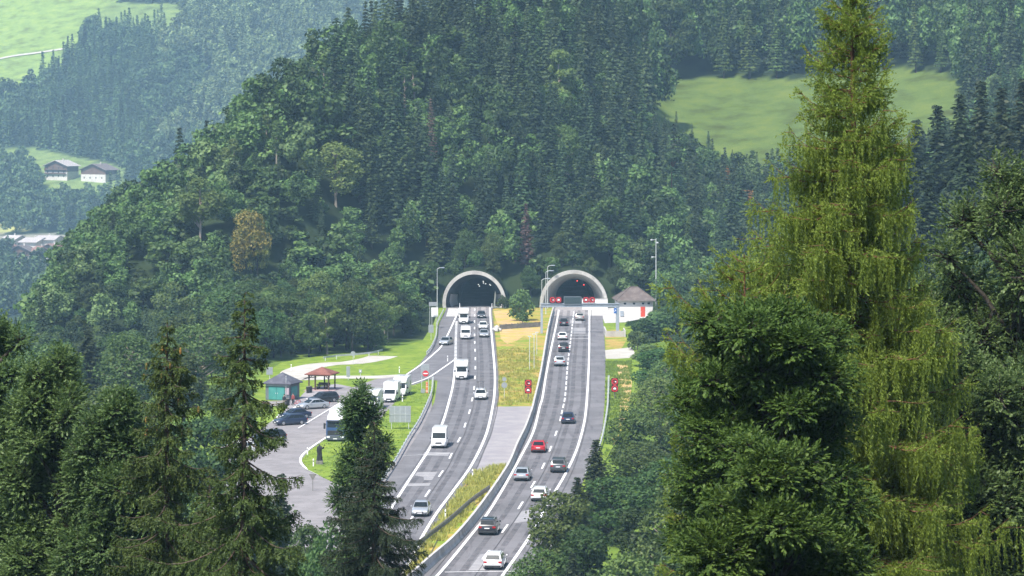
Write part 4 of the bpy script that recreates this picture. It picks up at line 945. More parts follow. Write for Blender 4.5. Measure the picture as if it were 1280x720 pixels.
on_road('suv', 'car', 'dark grey car with roof rails in the right lane', 'grey', 697.4, 591.6, True, 4.6, 1.9, 1.66, rails=2, group=gr)
on_road('sedan', 'car', 'silver saloon car in the left lane, beside the roof railed grey car', 'silver', 651.4, 602, True, 4.6, 1.82, 1.44, group=gr)
on_road('estate', 'car', 'white estate car in the right lane behind the silver saloon', 'white', 673.5, 627.6, True, 4.7, 1.86, 1.5, rails=1, group=gr)
on_road('suv', 'car', 'black car in the left lane beside the stained concrete barrier', 'black', 608.7, 669.8, True, 4.6, 1.9, 1.64, rails=1, group=gr)
on_road('estate', 'car', 'white estate car nearest the camera at the bottom edge', 'white', 615.6, 713, True, 4.7, 1.86, 1.5, rails=1, group=gr)
on_road('sedan', 'car', 'dark silver car leaving the left tunnel in the inner lane', 'grey', 601.7, 398, False, 4.5, 1.82, 1.44, group=gl)
on_road('hatch', 'car', 'white car just below the left tunnel, ahead of a silver one', 'white', 603.9, 412.3, False, 4.2, 1.8, 1.5, group=gl)
on_road('sedan', 'car', 'silver car close in front of the white one below the left tunnel', 'silver', 605, 422.2, False, 4.5, 1.82, 1.45, group=gl)
c = on_road('sedan', 'car', 'silver car taking the exit lane left of the left carriageway', 'silver', 557.7, 432, False, 4.5, 1.84, 1.47, group=gl); c.rotation_euler.z = math.pi - R(14)
bc = on_road('estate', 'car', 'white car carrying two bicycles upright on its roof', 'white', 600.6, 500.3, False, 4.6, 1.84, 1.48, rails=1, group=gl)
on_road('sedan', 'car', 'silver car half hidden behind the dense spruce on the left carriageway', 'silver', 524.5, 646.5, False, 4.6, 1.84, 1.45, group=gl)
for s in (-1, 1):
    p = bc.matrix_basis @ Vector((0, 0, 0)); dx = s * .38
    bicycle((p[0] + dx, p[1] - .1, .05 + 1.56), math.pi / 2 + (bc.rotation_euler.z - math.pi), 'dark bicycle standing on the white car roof, %s one in the photo' % ('left' if s < 0 else 'right'), M['black'])
on_road('van', 'van', 'white panel van in the outer lane below the lay-by sign back', 'white', 548, 560.8, False, 5.6, 2.0, 2.5, cat='van')
on_road('van', 'van', 'white van behind the camper in the outer lane near the left tunnel', 'white', 582, 424.6, False, 5.2, 1.98, 2.35, cat='van')
# motorhomes
def camper(label, loc, rz, L=6.6, W=2.15, Ht=2.9, alcove=True, group=None, name='motorhome'):
    t = thing(name, label, 'motorhome', loc, rz, group); w = W / 2
    def sec(y, zb, zt, k): hw = w * k; return [(-hw * .9, y, zb), (-hw, y, zb + .15), (-hw, y, zt - .12), (-hw * .9, y, zt), (hw * .9, y, zt), (hw, y, zt - .12), (hw, y, zb + .15), (hw * .9, y, zb)]
    f = L / 2
    bm = bmesh.new(); loft(bm, [sec(f - 2.1, .3, 1.9, .9), sec(f - 1.25, .3, 1.85, .9), sec(f - .62, .3, 1.22, .9), sec(f - .12, .34, 1.02, .86), sec(f, .4, .82, .76)]); obj('cab', bm, PAINT['white'], t, 35)
    g = bmesh.new(); quad_panel(g, [(w * .84, f - .64, 1.2), (-w * .84, f - .64, 1.2), (-w * .78, f - 1.25, 1.85), (w * .78, f - 1.25, 1.85)], (.04, .96), (.05, .97), .015); obj('windscreen', g, M['car_glass'], t)
    for s in (-1, 1):
        g = bmesh.new(); bx(g, min(s * w * .905, s * w * .925), max(s * w * .905, s * w * .925), f - 1.9, f - 1.15, 1.2, 1.72); obj('side_window', g, M['car_glass'], t)
        g = bmesh.new(); bx(g, min(s * w * .5, s * w * .82), max(s * w * .5, s * w * .82), f - .12, f - .02, .62, .84, .02); obj('headlight', g, M['headlight'], t)
        g = bmesh.new(); bx(g, min(s * (w * .92), s * (w * .92 + .26)), max(s * (w * .92), s * (w * .92 + .26)), f - 1.15, f - 1.03, 1.2, 1.5, .03); obj('wing_mirror', g, M['trim'], t)
        wheel(t, s * (w * .86), f - .95, .34); wheel(t, s * (w * .86), -f + 1.5, .34)
        g = bmesh.new(); bx(g, min(s * w, s * (w + .012)), max(s * w, s * (w + .012)), -f + .8, -f + 1.9, 1.55, 2.1); obj('living_window', g, M['car_glass'], t)
    hb = bmesh.new(); y1 = f - 2.05
    bx(hb, -w, w, -f, y1, .42, Ht, .07)
    if alcove: loft(hb, [sec(y1 - .05, 1.95, Ht - .003, .998), sec(y1 + .75, 1.95, Ht - .06, .97), sec(y1 + 1.05, 2.1, Ht - .35, .9)])
    obj('living_box', hb, PAINT['cream'], t, 35)
    g = bmesh.new(); bx(g, -w * .4, w * .4, f - .06, f + .01, .42, .66, .02); obj('grille', g, M['trim'], t)
    g = bmesh.new(); bx(g, -w * .78, w * .78, f - .08, f + .03, .28, .41, .03); obj('front_bumper', g, M['trim'], t)
    obj('number_plate', box(-.26, .26, f + .035, f + .05, .3, .4), M['plate'], t)
    obj('roof_hatch', box(-.35, .35, -.6, .2, Ht + .002, Ht + .1, .02), M['sign_back'], t)
    return t
def on_road_camper(label, x, yb, **k):
    L = k.get('L', 6.6); b0 = G(x, yb, .05); a = lane_heading(L_DASH, b0[1] + L / 2, False); return camper(label, (b0[0] + math.sin(a) * L / 2, b0[1] + L / 2, .05), a, **k)
on_road_camper('white motorhome with overcab bunk driving in the outer lane of the left carriageway', 577, 475, W=2.1, Ht=2.85)
on_road_camper('white box bodied camper just leaving the left tunnel', 579.7, 405.2, W=2.1, Ht=3.0)
def dirpx(a, b_): p, q = G(*a), G(*b_); return math.atan2(-(q[0] - p[0]), q[1] - p[1])
lay = dirpx((424, 505), (373, 536))      # heading of vehicles standing in the lay-by lane (towards the camera)
def stand(x, yb, L): b0 = G(x, yb, .03); return (b0[0] + math.sin(lay) * L / 2, b0[1] - math.cos(lay) * L / 2, .03)
lay2 = dirpx((500, 484), (468, 507))
def stand2(x, yb, L): b0 = G(x, yb, .03); return (b0[0] + math.sin(lay2) * L / 2, b0[1] - math.cos(lay2) * L / 2, .03)
gm = 'motorhomes parked in the lay-by'
camper('white parked motorhome beside the grass island, right of two', stand2(499, 496.5, 6.4), lay2, 6.4, 2.15, 2.9, True, gm)
camper('white parked motorhome partly behind the round tree, left of two', stand2(486, 503.5, 6.4), lay2, 6.4, 2.15, 2.85, False, gm)
camper('white parked motorhome almost hidden behind the round topped tree', stand2(463, 513.5, 6.4), lay2, 6.4, 2.15, 2.75, True, gm)
# articulated lorry
TL = 14.0
t = thing('lorry', 'lorry with dark blue cab and white trailer parked in the lay-by', 'truck', stand(419, 553, TL), lay)
w = 1.24; f = TL / 2
bm = bmesh.new()
def tsec(y, zb, zt, k=1.0): hw = w * k; return [(-hw, y, zb), (-hw, y, zt - .15), (-hw * .88, y, zt), (hw * .88, y, zt), (hw, y, zt - .15), (hw, y, zb)]
loft(bm, [tsec(f - 2.1, .9, 2.95), tsec(f - .25, .9, 2.9), tsec(f - .1, .9, 2.6, .98), tsec(f, .9, 1.85, .97)])
obj('cab', bm, plain('lorry_navy', (.025, .065, .16), .35, coat=.5), t, 35)
bm = bmesh.new(); loft(bm, [tsec(f - 2.0, 2.96, 3.75, .96), tsec(f - .9, 2.96, 3.5, .94), tsec(f - .3, 2.93, 3.0, .9)]); obj('roof_fairing', bm, PAINT['white'], t, 35)
g = bmesh.new(); quad_panel(g, [(w * .97, f + .01, 1.85), (-w * .97, f + .01, 1.85), (-w * .96, f - .14, 2.7), (w * .96, f - .14, 2.7)], (.06, .94), (.12, .92), .012); obj('windscreen', g, M['car_glass'], t)
obj('sun_visor', box(-w * .9, w * .9, f - .1, f + .14, 2.72, 2.84, .02), M['trim'], t)
obj('grille', box(-w * .82, w * .82, f - .02, f + .03, .95, 1.55, .02), M['trim'], t)
bp = obj('front_bumper', box(-w, w, f - .6, f + .06, .32, .89, .05), plain('lorry_grey', (.07, .08, .10), .5), t)
obj('number_plate', box(-.26, .26, f + .063, f + .078, .42, .53), M['plate'], t)
for s in (-1, 1):
    obj('headlight', box(min(s * .7, s * 1.12), max(s * .7, s * 1.12), f + .035, f + .085, .6, .8, .02), M['headlight'], t)
    m_ = obj('wing_mirror', box(min(s * 1.3, s * 1.55), max(s * 1.3, s * 1.55), f - .15, f + .05, 1.75, 2.5, .04), M['trim'], t); obj('mirror_arm', box(min(s * 1.2, s * 1.35), max(s * 1.2, s * 1.35), f - .12, f - .06, 2.3, 2.36), M['trim'], m_)
    obj('side_window', box(min(s * 1.242, s * 1.256), max(s * 1.242, s * 1.256), f - 1.15, f - .3, 1.85, 2.55), M['car_glass'], t)
    for y in (f - 1.35, f - 5.0, -f + 2.0, -f + 3.3, -f + 4.6): wheel(t, s * 1.08, y, .5, .3)
    obj('side_guard', box(min(s * 1.18, s * 1.22), max(s * 1.18, s * 1.22), -f + 5.3, f - 5.8, .45, .95), M['galv_dark'], t)
obj('chassis', box(-.5, .5, -f + .3, f - 1.0, .62, .88), M['trim'], t)
tr = obj('trailer', box(-1.26, 1.26, -f, f - 2.75, 1.05, 3.95, .03), PAINT['cream'], t)
bm = bmesh.new()
for yy in np.arange(-f + .6, f - 3, 1.2): 
    for s in (-1, 1): bx(bm, min(s * 1.263, s * 1.285), max(s * 1.263, s * 1.285), yy, yy + .06, 1.1, 3.9)
obj('side_ribs', bm, M['sign_back'], tr)
# parked cars
pk = math.atan2(.83, -.55)     # nose to the lower left of the picture
gp_ = 'cars parked in the lay-by'
def parked(kind, label, col, x, y, L, W, Ht, da=0, **k): b0 = G(x, y, .03); return car(kind, 'car', label, col, b0, pk + R(da), L, W, Ht, group=gp_, **k)
parked('estate', 'black estate car parked nearest the pavilion', 'black', 403.5, 502.8, 4.8, 1.88, 1.55, 4)
parked('sedan', 'silver saloon car parked between the black estate and the blue cars', 'silver', 391, 510.8, 4.8, 1.84, 1.45)
parked('sedan', 'dark blue car parked beside the silver saloon, farther of two', 'navy', 368.5, 523.2, 4.6, 1.84, 1.45)
parked('hatch', 'dark blue car parked with its side to the road, nearer of two', 'navy', 362.5, 530.8, 4.6, 1.84, 1.5, -4)
parked('hatch', 'dark car seen through the drooping spruce branches', 'black', 337, 551, 4.3, 1.8, 1.5)
parked('suv', 'white car seen through the drooping spruce at the left end of the lay-by', 'white', 296, 568, 4.5, 1.86, 1.66)
b0 = G(441, 543.5, .03); car('hatch', 'car', 'white car parked beside the lorry, half behind the tree', 'white', b0, lay + R(35), 4.2, 1.78, 1.5, group=gp_)
# ------------------------------------------------------------------ foliage geometry (numpy)
def nrm(v): return v / (np.linalg.norm(v, axis=-1, keepdims=True) + 1e-9)
def cards(C, D, N, L, W):
    """leaf-shaped quads centred at C, long axis D, facing N"""
    D = nrm(D); S = nrm(np.cross(N, D)); L = np.broadcast_to(np.asarray(L, float), (len(C),))[:, None]; W = np.broadcast_to(np.asarray(W, float), (len(C),))[:, None]
    return np.stack([C - D * L / 2, C + S * W / 2 + D * L * .06, C + D * L / 2, C - S * W / 2 + D * L * .06], 1).reshape(-1, 3)
def rsph(n):
    return nrm(rng.normal(size=(n, 3)))
def tubes_np(paths, n=5):
    """paths: list of (pts (k,3), radii (k)) -> verts, quads"""
    Vs, Qs, off = [], [], 0
    ca = np.cos(np.arange(n) * 2 * np.pi / n); sa = np.sin(np.arange(n) * 2 * np.pi / n)
    for P, r in paths:
        P = np.asarray(P, float); k = len(P); T = nrm(np.gradient(P, axis=0))
        a = np.where(np.abs(T[:, :1]) < .8, [[1., 0, 0]], [[0, 1., 0]]); U = nrm(np.cross(T, a)); Wv = np.cross(T, U)
        r = np.broadcast_to(np.asarray(r, float), (k,))
        v = P[:, None, :] + (U[:, None, :] * ca[None, :, None] + Wv[:, None, :] * sa[None, :, None]) * r[:, None, None]
        Vs.append(v.reshape(-1, 3)); i = np.arange(k - 1)[:, None] * n + np.arange(n)[None]; j = np.arange(k - 1)[:, None] * n + (np.arange(n)[None] + 1) % n
        Qs.append(np.stack([i, j, j + n, i + n], -1).reshape(-1, 4) + off); off += k * n
    return np.concatenate(Vs), np.concatenate(Qs)
def quads(V): return np.arange(len(V)).reshape(-1, 4)
UP = np.array([0, 0, 1.])
def join_mesh(name, parts, mats):
    """parts: list of (V, Q, material index)"""
    Vs, Qs, mi, off = [], [], [], 0
    for V_, Q_, k in parts: Vs.append(V_); Qs.append(Q_ + off); mi.append(np.full(len(Q_), k)); off += len(V_)
    return np_mesh(name, np.concatenate(Vs), np.concatenate(Qs), mats, np.concatenate(mi))

def broad_parts(h, r, nl, n, size, low=.22, asp=1.0, wob=.25, dens_in=.6):
    """crown of leaf clumps gathered on lobes; trunk with limbs reaching the lobes"""
    cz = h * (low + (1 - low) * .5); rz = h * (1 - low) * .5
    u = rsph(nl * 3); u = u[u[:, 2] > -.75][:nl]; k = rng.uniform(.45, .86, len(u))[:, None]
    taper = 1 - .28 * np.clip(u[:, 2:3], 0, 1)
    C = u * k * np.array([r, r, rz]) * np.concatenate([taper, taper, np.ones_like(taper)], 1) + np.array([0, 0, cz]); C[0] = (0, 0, h - rz * .35)
    Rl = r * rng.uniform(.26, .46, len(u)); Rl[0] = r * .34
    w = Rl ** 2; cnt = np.maximum(20, (n * w / w.sum())).astype(int)
    Ps, Ns = [], []
    for c, R_, m in zip(C, Rl, cnt):
        d = rsph(m); d[:, 2] = np.abs(d[:, 2]) * np.where(rng.random(m) < .72, 1, -1); d = nrm(d)
        rad = R_ * (.72 + .36 * rng.random(m) ** .7) * (1 + wob * np.sin(d[:, 0] * 7 + c[0] * 3) * np.cos(d[:, 1] * 6 + c[1]) )
        P = c + d * rad[:, None] * np.array([1, 1, .85])
        Ps.append(P); Ns.append(d)
    P, N = np.concatenate(Ps), np.concatenate(Ns)
    # drop leaves buried inside other lobes
    bad = np.zeros(len(P), bool)
    for c, R_ in zip(C, Rl): bad |= (np.linalg.norm((P - c) / np.array([1, 1, .85]), axis=1) < R_ * dens_in)
    P, N = P[~bad], N[~bad]; n = len(P)
    Nn = nrm(N * .8 + rng.normal(0, .55, (n, 3)) + UP * .35); D = np.cross(Nn, rng.normal(size=(n, 3))); D[:, 2] -= .25 * np.linalg.norm(D, axis=1)
    s = size * rng.uniform(.6, 1.35, n)
    Vl = cards(P, D, Nn, s * 1.25, s * .8)
    paths = [(np.array([[0, 0, -.6], [r * .02, 0, h * .3], [-r * .03, r * .02, h * .55], [0, 0, h * .82]]), np.array([.030, .022, .014, .004]) * h * (.6 if h > 10 else .8))]
    for c, R_ in zip(C[1:], Rl[1:]):
        z0 = min(h * .7, max(h * .14, c[2] - np.hypot(c[0], c[1]) * .9)); mid = np.array([c[0] * .5, c[1] * .5, z0 + (c[2] - z0) * .62])
        paths.append((np.array([[0, 0, z0], mid, c + (c - mid) * .25]), np.array([.011, .007, .002]) * h * .7))
    Vt, Qt = tubes_np(paths)
    return Vl, (Vt, Qt)
def conifer_parts(h, r, wh, nb, size, low=.1, droop=.35, dens=6, power=.9, narrow=.33):
    """tiers of drooping branches carrying sprays of needles"""
    Cs, Ds, Ns, Ls = [], [], [], []
    zs = h * (low + (1 - low) * np.linspace(0, 1, wh) ** .92)
    paths = [(np.array([[0, 0, -.6], [0, 0, h * .5], [0, 0, h]]), np.array([.016, .010, .002]) * h)]
    for z in zs:
        t = z / h; R0 = r * max(.02, (1 - t)) ** power * rng.uniform(.78, 1.14)
        n_ = max(3, int(nb * (.5 + .5 * (1 - t))))
        az = rng.uniform(0, 6.28) + np.arange(n_) * 2 * np.pi / n_ + rng.normal(0, .25, n_)
        for a in az:
            L = R0 * rng.uniform(.7, 1.15) + .15; e = np.array([math.cos(a), math.sin(a), 0]); lat = np.array([-e[1], e[0], 0])
            k = max(2, int(dens * L / r * 1.3 + 1)); s = np.linspace(.12, 1, k)
            zz = z - droop * L * s * (1.25 - .55 * s)
            P = e * (s * L)[:, None]; P[:, 2] = zz
            for sd in (-1, 0, 1):
                c = P + lat * (sd * (1.05 - s) * L * narrow)[:, None] + rng.normal(0, size * .12, (k, 3)); c[:, 2] -= abs(sd) * size * .22
                Cs.append(c); Ds.append(np.tile(e * .8 + lat * sd * .75 - UP * .45, (k, 1)) + rng.normal(0, .25, (k, 3)))
                Ns.append(np.tile(UP * .55 + e * .8 + lat * sd * .35, (k, 1)) + rng.normal(0, .35, (k, 3))); Ls.append(size * rng.uniform(.75, 1.3, k))
    C, D, N, L = map(np.concatenate, (Cs, Ds, Ns, Ls))
    Vl = cards(C, D, N, L * 1.15, L * .62)
    top = np.array([[0, 0, h - size * .3]]); Vl = np.concatenate([Vl, cards(top, UP[None] + .01, np.array([[1., 0, 0]]), size * .9, size * .3), cards(top, UP[None] + .01, np.array([[0, 1., 0]]), size * .9, size * .3)])
    return Vl, tubes_np(paths)

def tree_mesh(name, parts, leaf, bark):
    Vl, (Vt, Qt) = parts
    return join_mesh(name, [(Vl, quads(Vl), 0), (Vt, Qt, 1)], [M[leaf], M[bark]])
def tree_pair(name, parts, leaf, bark):
    Vl, (Vt, Qt) = parts
    return np_mesh(name + '_crown', Vl, quads(Vl), [M[leaf]]), np_mesh(name + '_trunk', Vt, Qt, [M[bark]])

# ---- hill-side kinds (seen at 3-6 px per metre)
HK = {}
HK['spruce'] = [tree_mesh('spruce', conifer_parts(22 * s, 3.6 * w, 27, 11, .64, low=.06, power=p * .74, dens=8), 'spruce', 'bark_dark') for s, w, p in ((1, 1, .9), (1.08, .85, .85), (.92, 1.1, .95), (1, .95, 1.0))]
HK['larch'] = [tree_mesh('larch', conifer_parts(21 * s, 3.2 * w, 24, 8, .75, low=.14, droop=.15, power=.75), 'larch', 'bark') for s, w in ((1, 1), (1.08, .85), (.9, 1.05))]
HK['broadleaf'] = [tree_mesh('broadleaf', broad_parts(16, r, nl, 7000, .45, low=l), 'broad', 'bark_dark') for r, nl, l in ((5.0, 26, .10), (4.4, 22, .12), (5.6, 30, .08), (4.0, 20, .12), (5.0, 34, .14))]
HK['pale'] = [tree_mesh('pale_broadleaf', broad_parts(15, r, nl, 6500, .42, low=l), 'broad_pale', 'bark_pale') for r, nl, l in ((4.2, 24, .1), (3.3, 20, .12), (4.8, 28, .08))]
HK['birch'] = [tree_mesh('birch', broad_parts(18, r, nl, 3600, .45, low=.07), 'broad_pale', 'bark_pale') for r, nl in ((2.6, 22), (2.2, 18))]
HK['bush'] = [tree_mesh('bush', broad_parts(5, r, nl, 1500, .42, low=.0), 'broad', 'bark_dark') for r, nl in ((2.6, 14), (2.2, 12))]
HREF = dict(spruce=22, larch=21, broadleaf=16, pale=15, birch=18, bush=5)
KNAME = dict(spruce='spruce_tree', larch='larch_tree', broadleaf='broadleaf_tree', pale='broadleaf_tree', birch='birch_tree', bush='bush')
KCAT = dict(bush='bush')
def put(kind, x, y, h, label, group=None, wid=1.0, var=None, leaf=None, z=None):
    me = HK[kind][var if var is not None else int(rng.integers(len(HK[kind])))]
    o = link(KNAME[kind], me); s = h / HREF[kind]
    o.location = (x, y, (terr1(x, y) if z is None else z) - .15); o.scale = (s * wid * float(rng.uniform(.92, 1.1)), s * wid * float(rng.uniform(.92, 1.1)), s)
    o.rotation_euler = (float(rng.normal(0, .03)), float(rng.normal(0, .03)), float(rng.uniform(0, 6.28)))
    if leaf:
        o.data = me.copy(); o.data.materials[0] = M[leaf]
    return tag(o, label, KCAT.get(kind, 'tree'), group)

# ---- what must stay in view: road, rest area, portals (image region, used only to leave the clearing clear)
CLEAR = [(318, 506), (322, 470), (330, 456), (368, 446), (405, 446), (470, 440), (520, 426), (543, 404), (534, 376), (552, 372), (551, 345), (570, 330), (615, 330), (636, 350), (640, 385), (672, 385), (672, 340), (690, 328), (745, 328), (764, 350), (792, 356), (815, 366), (815, 392), (786, 402), (786, 445), (790, 490), (770, 540), (752, 560), (735, 596), (708, 640), (684, 668), (664, 730), (535, 730), (548, 690), (500, 600), (488, 580), (470, 640), (425, 630), (384, 604), (360, 562), (318, 540)]
def blocks_view(x, y, z0, h, r, kind):
    if y > 655: return False
    pts = []
    for f in (0., .25, .5, .75, .95, 1.0):
        z = z0 + h * f
        rr = r * (1 - f if kind in ('spruce', 'larch') else math.sqrt(max(0, 1 - (2 * f - 1) ** 2)) if f > .2 else .7)
        for s in (-1, -.5, 0, .5, 1): pts.append(proj(x + s * rr, y, z))
    p = np.array(pts); return bool(in_poly(p[:, 0], p[:, 1], CLEAR).any())
CAN = 11.0
def seen(x, y, top, can=None):
    """line of sight from the viewpoint to a tree top over ground plus canopy"""
    t = np.linspace(.5, .985, 40); X, Y, Z = x * t, y * t, H + (top - H) * t
    g = terr(X, Y); forest = (Y > 655) & ~meadow_near(X, Y)
    return not bool(((g + np.where(forest, CAN * .8 if can is None else can, 0)) > Z).any())
def in_frame(x, y, z0, z1, pad=30):
    px, p1 = proj(x, y, z1); _, p0 = proj(x, y, z0); return -pad < px < 1280 + pad and p0 > -20 and p1 < 740
taken = []
def free(x, y, r):
    for a, b_, q in taken:
        if (a - x) ** 2 + (b_ - y) ** 2 < (r + q) ** 2: return False
    return True
count = {}
def region(x, y):
    px, py = proj(x, y, terr1(x, y) + 8)
    if y > 928: return 'on the slope behind the upper meadow', 'trees behind the upper meadow'
    if y < 560 and px > 640: return 'on the bank right of the right carriageway', 'trees on the bank right of the road'
    if y < 655 and px > 640: return 'right of the portal building below the meadow', 'trees right of the portal building'
    if y < 600 and px < 640: return 'at the foot of the hill behind the rest area', 'trees at the foot of the hill'
    if px < 300: return 'on the steep left shoulder of the wooded hill', 'trees on the left shoulder of the hill'
    if px < 640: return 'on the hillside above the left tunnel mouth', 'trees above the left tunnel mouth'
    if px < 800 or y < 700: return 'on the hillside above the right tunnel mouth', 'trees above the right tunnel mouth'
    return 'in the wood below the upper meadow', 'trees below the upper meadow'
KLAB = dict(spruce='dark pointed spruce', larch='greyish green feathery larch', broadleaf='dark green round crowned broadleaf tree', pale='pale green broadleaf tree', birch='pale slender birch', bush='low green bush')
LIM = dict(spruce_tree=260, larch_tree=200, broadleaf_tree=240, birch_tree=90, bush=160)
cand = []
FAR_VIEW = [(-60, -60), (478, -60), (455, 0), (290, 95), (172, 195), (84, 285), (40, 372), (34, 405), (-60, 405)]
NEAR_MEADOW_IN = [(790, 110), (800, 70), (1215, 70), (1215, 135), (1100, 185), (960, 187), (890, 182), (835, 148)]
def try_put(kind, x, y, h, wid, sp):
    z = terr1(x, y)
    if y < 900 and kind != 'bush':
        for _ in range(5):
            px, py = proj(x, y, z + h)
            if in_poly(np.array([px]), np.array([py + 3]), NEAR_MEADOW_IN)[0]: h *= .82
    if y < 900:
        for _ in range(6):
            px, py = proj(x, y, z + h); wp = 2.0 * h / 16 * wid * F / y
            if in_poly(np.array([px, px - wp]), np.array([py + 6, py + 16]), FAR_VIEW).any(): h *= .8
        if in_poly(np.array([px, px - wp]), np.array([py + 6, py + 16]), FAR_VIEW).any(): return False
    if not free(x, y, sp) or not in_frame(x, y, z, z + h): return False
    rr = dict(spruce=3.3, larch=3.2, broadleaf=5.2, pale=4.5, birch=2.6, bush=2.6)[kind] * h / HREF[kind] * wid
    if blocks_view(x, y, z, h, rr, kind) or not seen(x, y, z + h, 2.5 if kind == 'bush' else None): return False
    taken.append((x, y, sp)); cand.append((y, kind, x, h, wid)); return True
overflow = {}
def plant():
    """the nearest of each kind as single trees, what lies beyond the count of a kind as one wood"""
    for y, kind, x, h, wid in sorted(cand):
        kn = KNAME[kind]; big = 'broadleaf_tree' if kind in ('broadleaf', 'pale', 'birch') else kn
        if count.get(kn, 0) >= LIM[kn]: overflow.setdefault(kind, []).append((x, y, h, wid)); continue
        count[kn] = count.get(kn, 0) + 1
        reg, grp = region(x, y)
        put(kind, x, y, h, KLAB[kind] + ' ' + reg, grp.replace('trees', {'spruce': 'spruces', 'larch': 'larches', 'broadleaf': 'dark broadleaf trees', 'pale': 'pale broadleaf trees', 'birch': 'birches', 'bush': 'bushes'}[kind]), wid)
    for name, label, kinds in (('spruce_wood', 'dark conifers massed on the upper hillside and behind the meadow', ('spruce', 'larch')), ('broadleaf_wood', 'broadleaf trees massed on the upper hillside and behind the meadow', ('broadleaf', 'pale', 'birch')), ('undergrowth', 'low green bushes filling the gaps between the hillside trees', ('bush',))):
        parts = []; mats = []
        for kd in kinds:
            items = overflow.get(kd, [])
            if not items: continue
            mk = {'spruce': 'w_spruce', 'larch': 'w_larch', 'broadleaf': 'w_broad', 'pale': 'w_pale', 'birch': 'w_pale', 'bush': 'w_broad'}[kd]
            T = {'spruce': lambda: conifer_parts(22, 3.4, 21, 9, .82, low=.08, dens=6)[0], 'larch': lambda: conifer_parts(21, 3.3, 20, 9, .8, low=.12, droop=.15, power=.75, dens=5)[0], 'broadleaf': lambda: broad_parts(16, 5.0, 22, 2500, .70, low=.08)[0], 'pale': lambda: broad_parts(15, 4.2, 18, 2200, .66, low=.1)[0], 'birch': lambda: broad_parts(18, 2.6, 16, 1500, .62, low=.1)[0], 'bush': lambda: broad_parts(5, 2.6, 12, 420, .75, low=0)[0]}[kd]
            tm = [T() for _ in range(4)]; Vs = []
            for x, y, h, wid in items:
                t_ = tm[int(rng.integers(4))]; s = h / HREF[kd]; a = rng.uniform(0, 6.28); c, sn = math.cos(a), math.sin(a)
                Vs.append(np.stack([(t_[:, 0] * c - t_[:, 1] * sn) * s * wid + x, (t_[:, 0] * sn + t_[:, 1] * c) * s * wid + y, t_[:, 2] * s + terr1(x, y) - .3], 1))
            V_ = np.concatenate(Vs); parts.append((V_, quads(V_), len(mats))); mats.append(M[mk]); print('wood', kd, len(items), len(V_) // 4)
        if parts: tag(link(name, join_mesh(name, parts, mats)), label, 'forest', kind='stuff')
# ---- individual trees the photograph singles out
def special(kind, x, ytop, d, h, label, wid=1.0, leaf=None, name=None, sp=3.0, back=False):
    X = (x - CX) * d / F; Zt = H - (ytop - HY) * d / F
    z = terr1(X, d); hh = h if h else max(3, Zt - z)
    if back: o = put('larch', X, d, hh, label, None, wid, leaf='broad_pale'); o.name = 'birch_tree'
    else: o = put(kind, X, d, hh, label, None, wid, leaf=leaf)
    taken.append((X, d, sp))
    if name: o.name = name
    return o
def ground_depth(x, y, lo=780, hi=1060):
    ds = np.linspace(lo, hi, 700); X = (x - CX) * ds / F; Z = H - (y - HY) * ds / F
    k = np.argmax(terr(X, ds) > Z); return ds[k]
def canopy(x, ytop, h, kind, label, **k):
    """a hill tree whose top shows at (x, ytop)"""
    ds = np.linspace(560, 1000, 900); X = (x - CX) * ds / F; Z = H - (ytop - HY) * ds / F
    i = np.argmax(terr(X, ds) + h > Z); return special(kind, x, ytop, ds[i], h, label, **k)
canopy(315, 262, 15, 'broadleaf', 'yellow turning autumn tree on the left hillside', leaf='autumn', wid=.85, sp=4)
canopy(322, 285, 12, 'broadleaf', 'smaller yellow green tree beside the autumn tree on the left hillside', leaf='autumn', wid=.7, sp=3)
canopy(658, 248, 15, 'spruce', 'rust red dying spruce above the gap between the tunnels', leaf='rust', wid=.9)
canopy(540, 130, 17, 'spruce', 'greyish brown dying spruce high on the hillside left of centre', leaf='rust', wid=.8)
canopy(690, 205, 15, 'larch', 'pale feathery larch in the middle of the hillside above the right tunnel', leaf='broad_pale', wid=1.1)
canopy(420, 170, 16, 'pale', 'large pale crown on the left hillside above the yellow autumn tree', wid=1.2, sp=4)
canopy(250, 215, 15, 'pale', 'pale crown near the left edge of the wooded hill', wid=1.1, sp=4)
canopy(716, 290, 5, 'bush', 'small bright lime shrub above the right tunnel mouth', leaf='lime', wid=.7, sp=1.5)
canopy(908, 202, 9, 'birch', 'orange leaved tree at the lower edge of the upper meadow', leaf='orange', wid=.9)
canopy(930, 235, 6, 'bush', 'low orange brown shrub below the orange leaved tree', leaf='orange')
canopy(797, 195, 15, 'larch', 'pale larch with an orange tinted top on the hillside right of centre', wid=.8)
canopy(705, 148, 17, 'pale', 'pale round crown standing out in the spruces below the meadow', wid=.8)
canopy(700, 60, 18, 'pale', 'large pale grey green broadleaf tree near the top centre', wid=1.1, sp=4)
canopy(592, 112, 20, 'spruce', 'very tall dark spruce rising over the hillside left of centre')
canopy(762, 240, 18, 'broadleaf', 'bright green spreading broadleaf tree above the right tunnel mouth', leaf='broad_pale', wid=1.1, sp=4)
canopy(215, 345, 14, 'pale', 'pale green tree at the bottom of the left hill shoulder', sp=4)
canopy(480, 330, 15, 'pale', 'pale grey green tree left of the left tunnel mouth', wid=1.1, sp=4)
canopy(400, 345, 14, 'pale', 'pale rounded tree above the rest area pavilion', sp=4)
canopy(455, 345, 10, 'broadleaf', 'lime green broadleaf tree on the slope left of the exit lane', leaf='lime', wid=.9, sp=3)
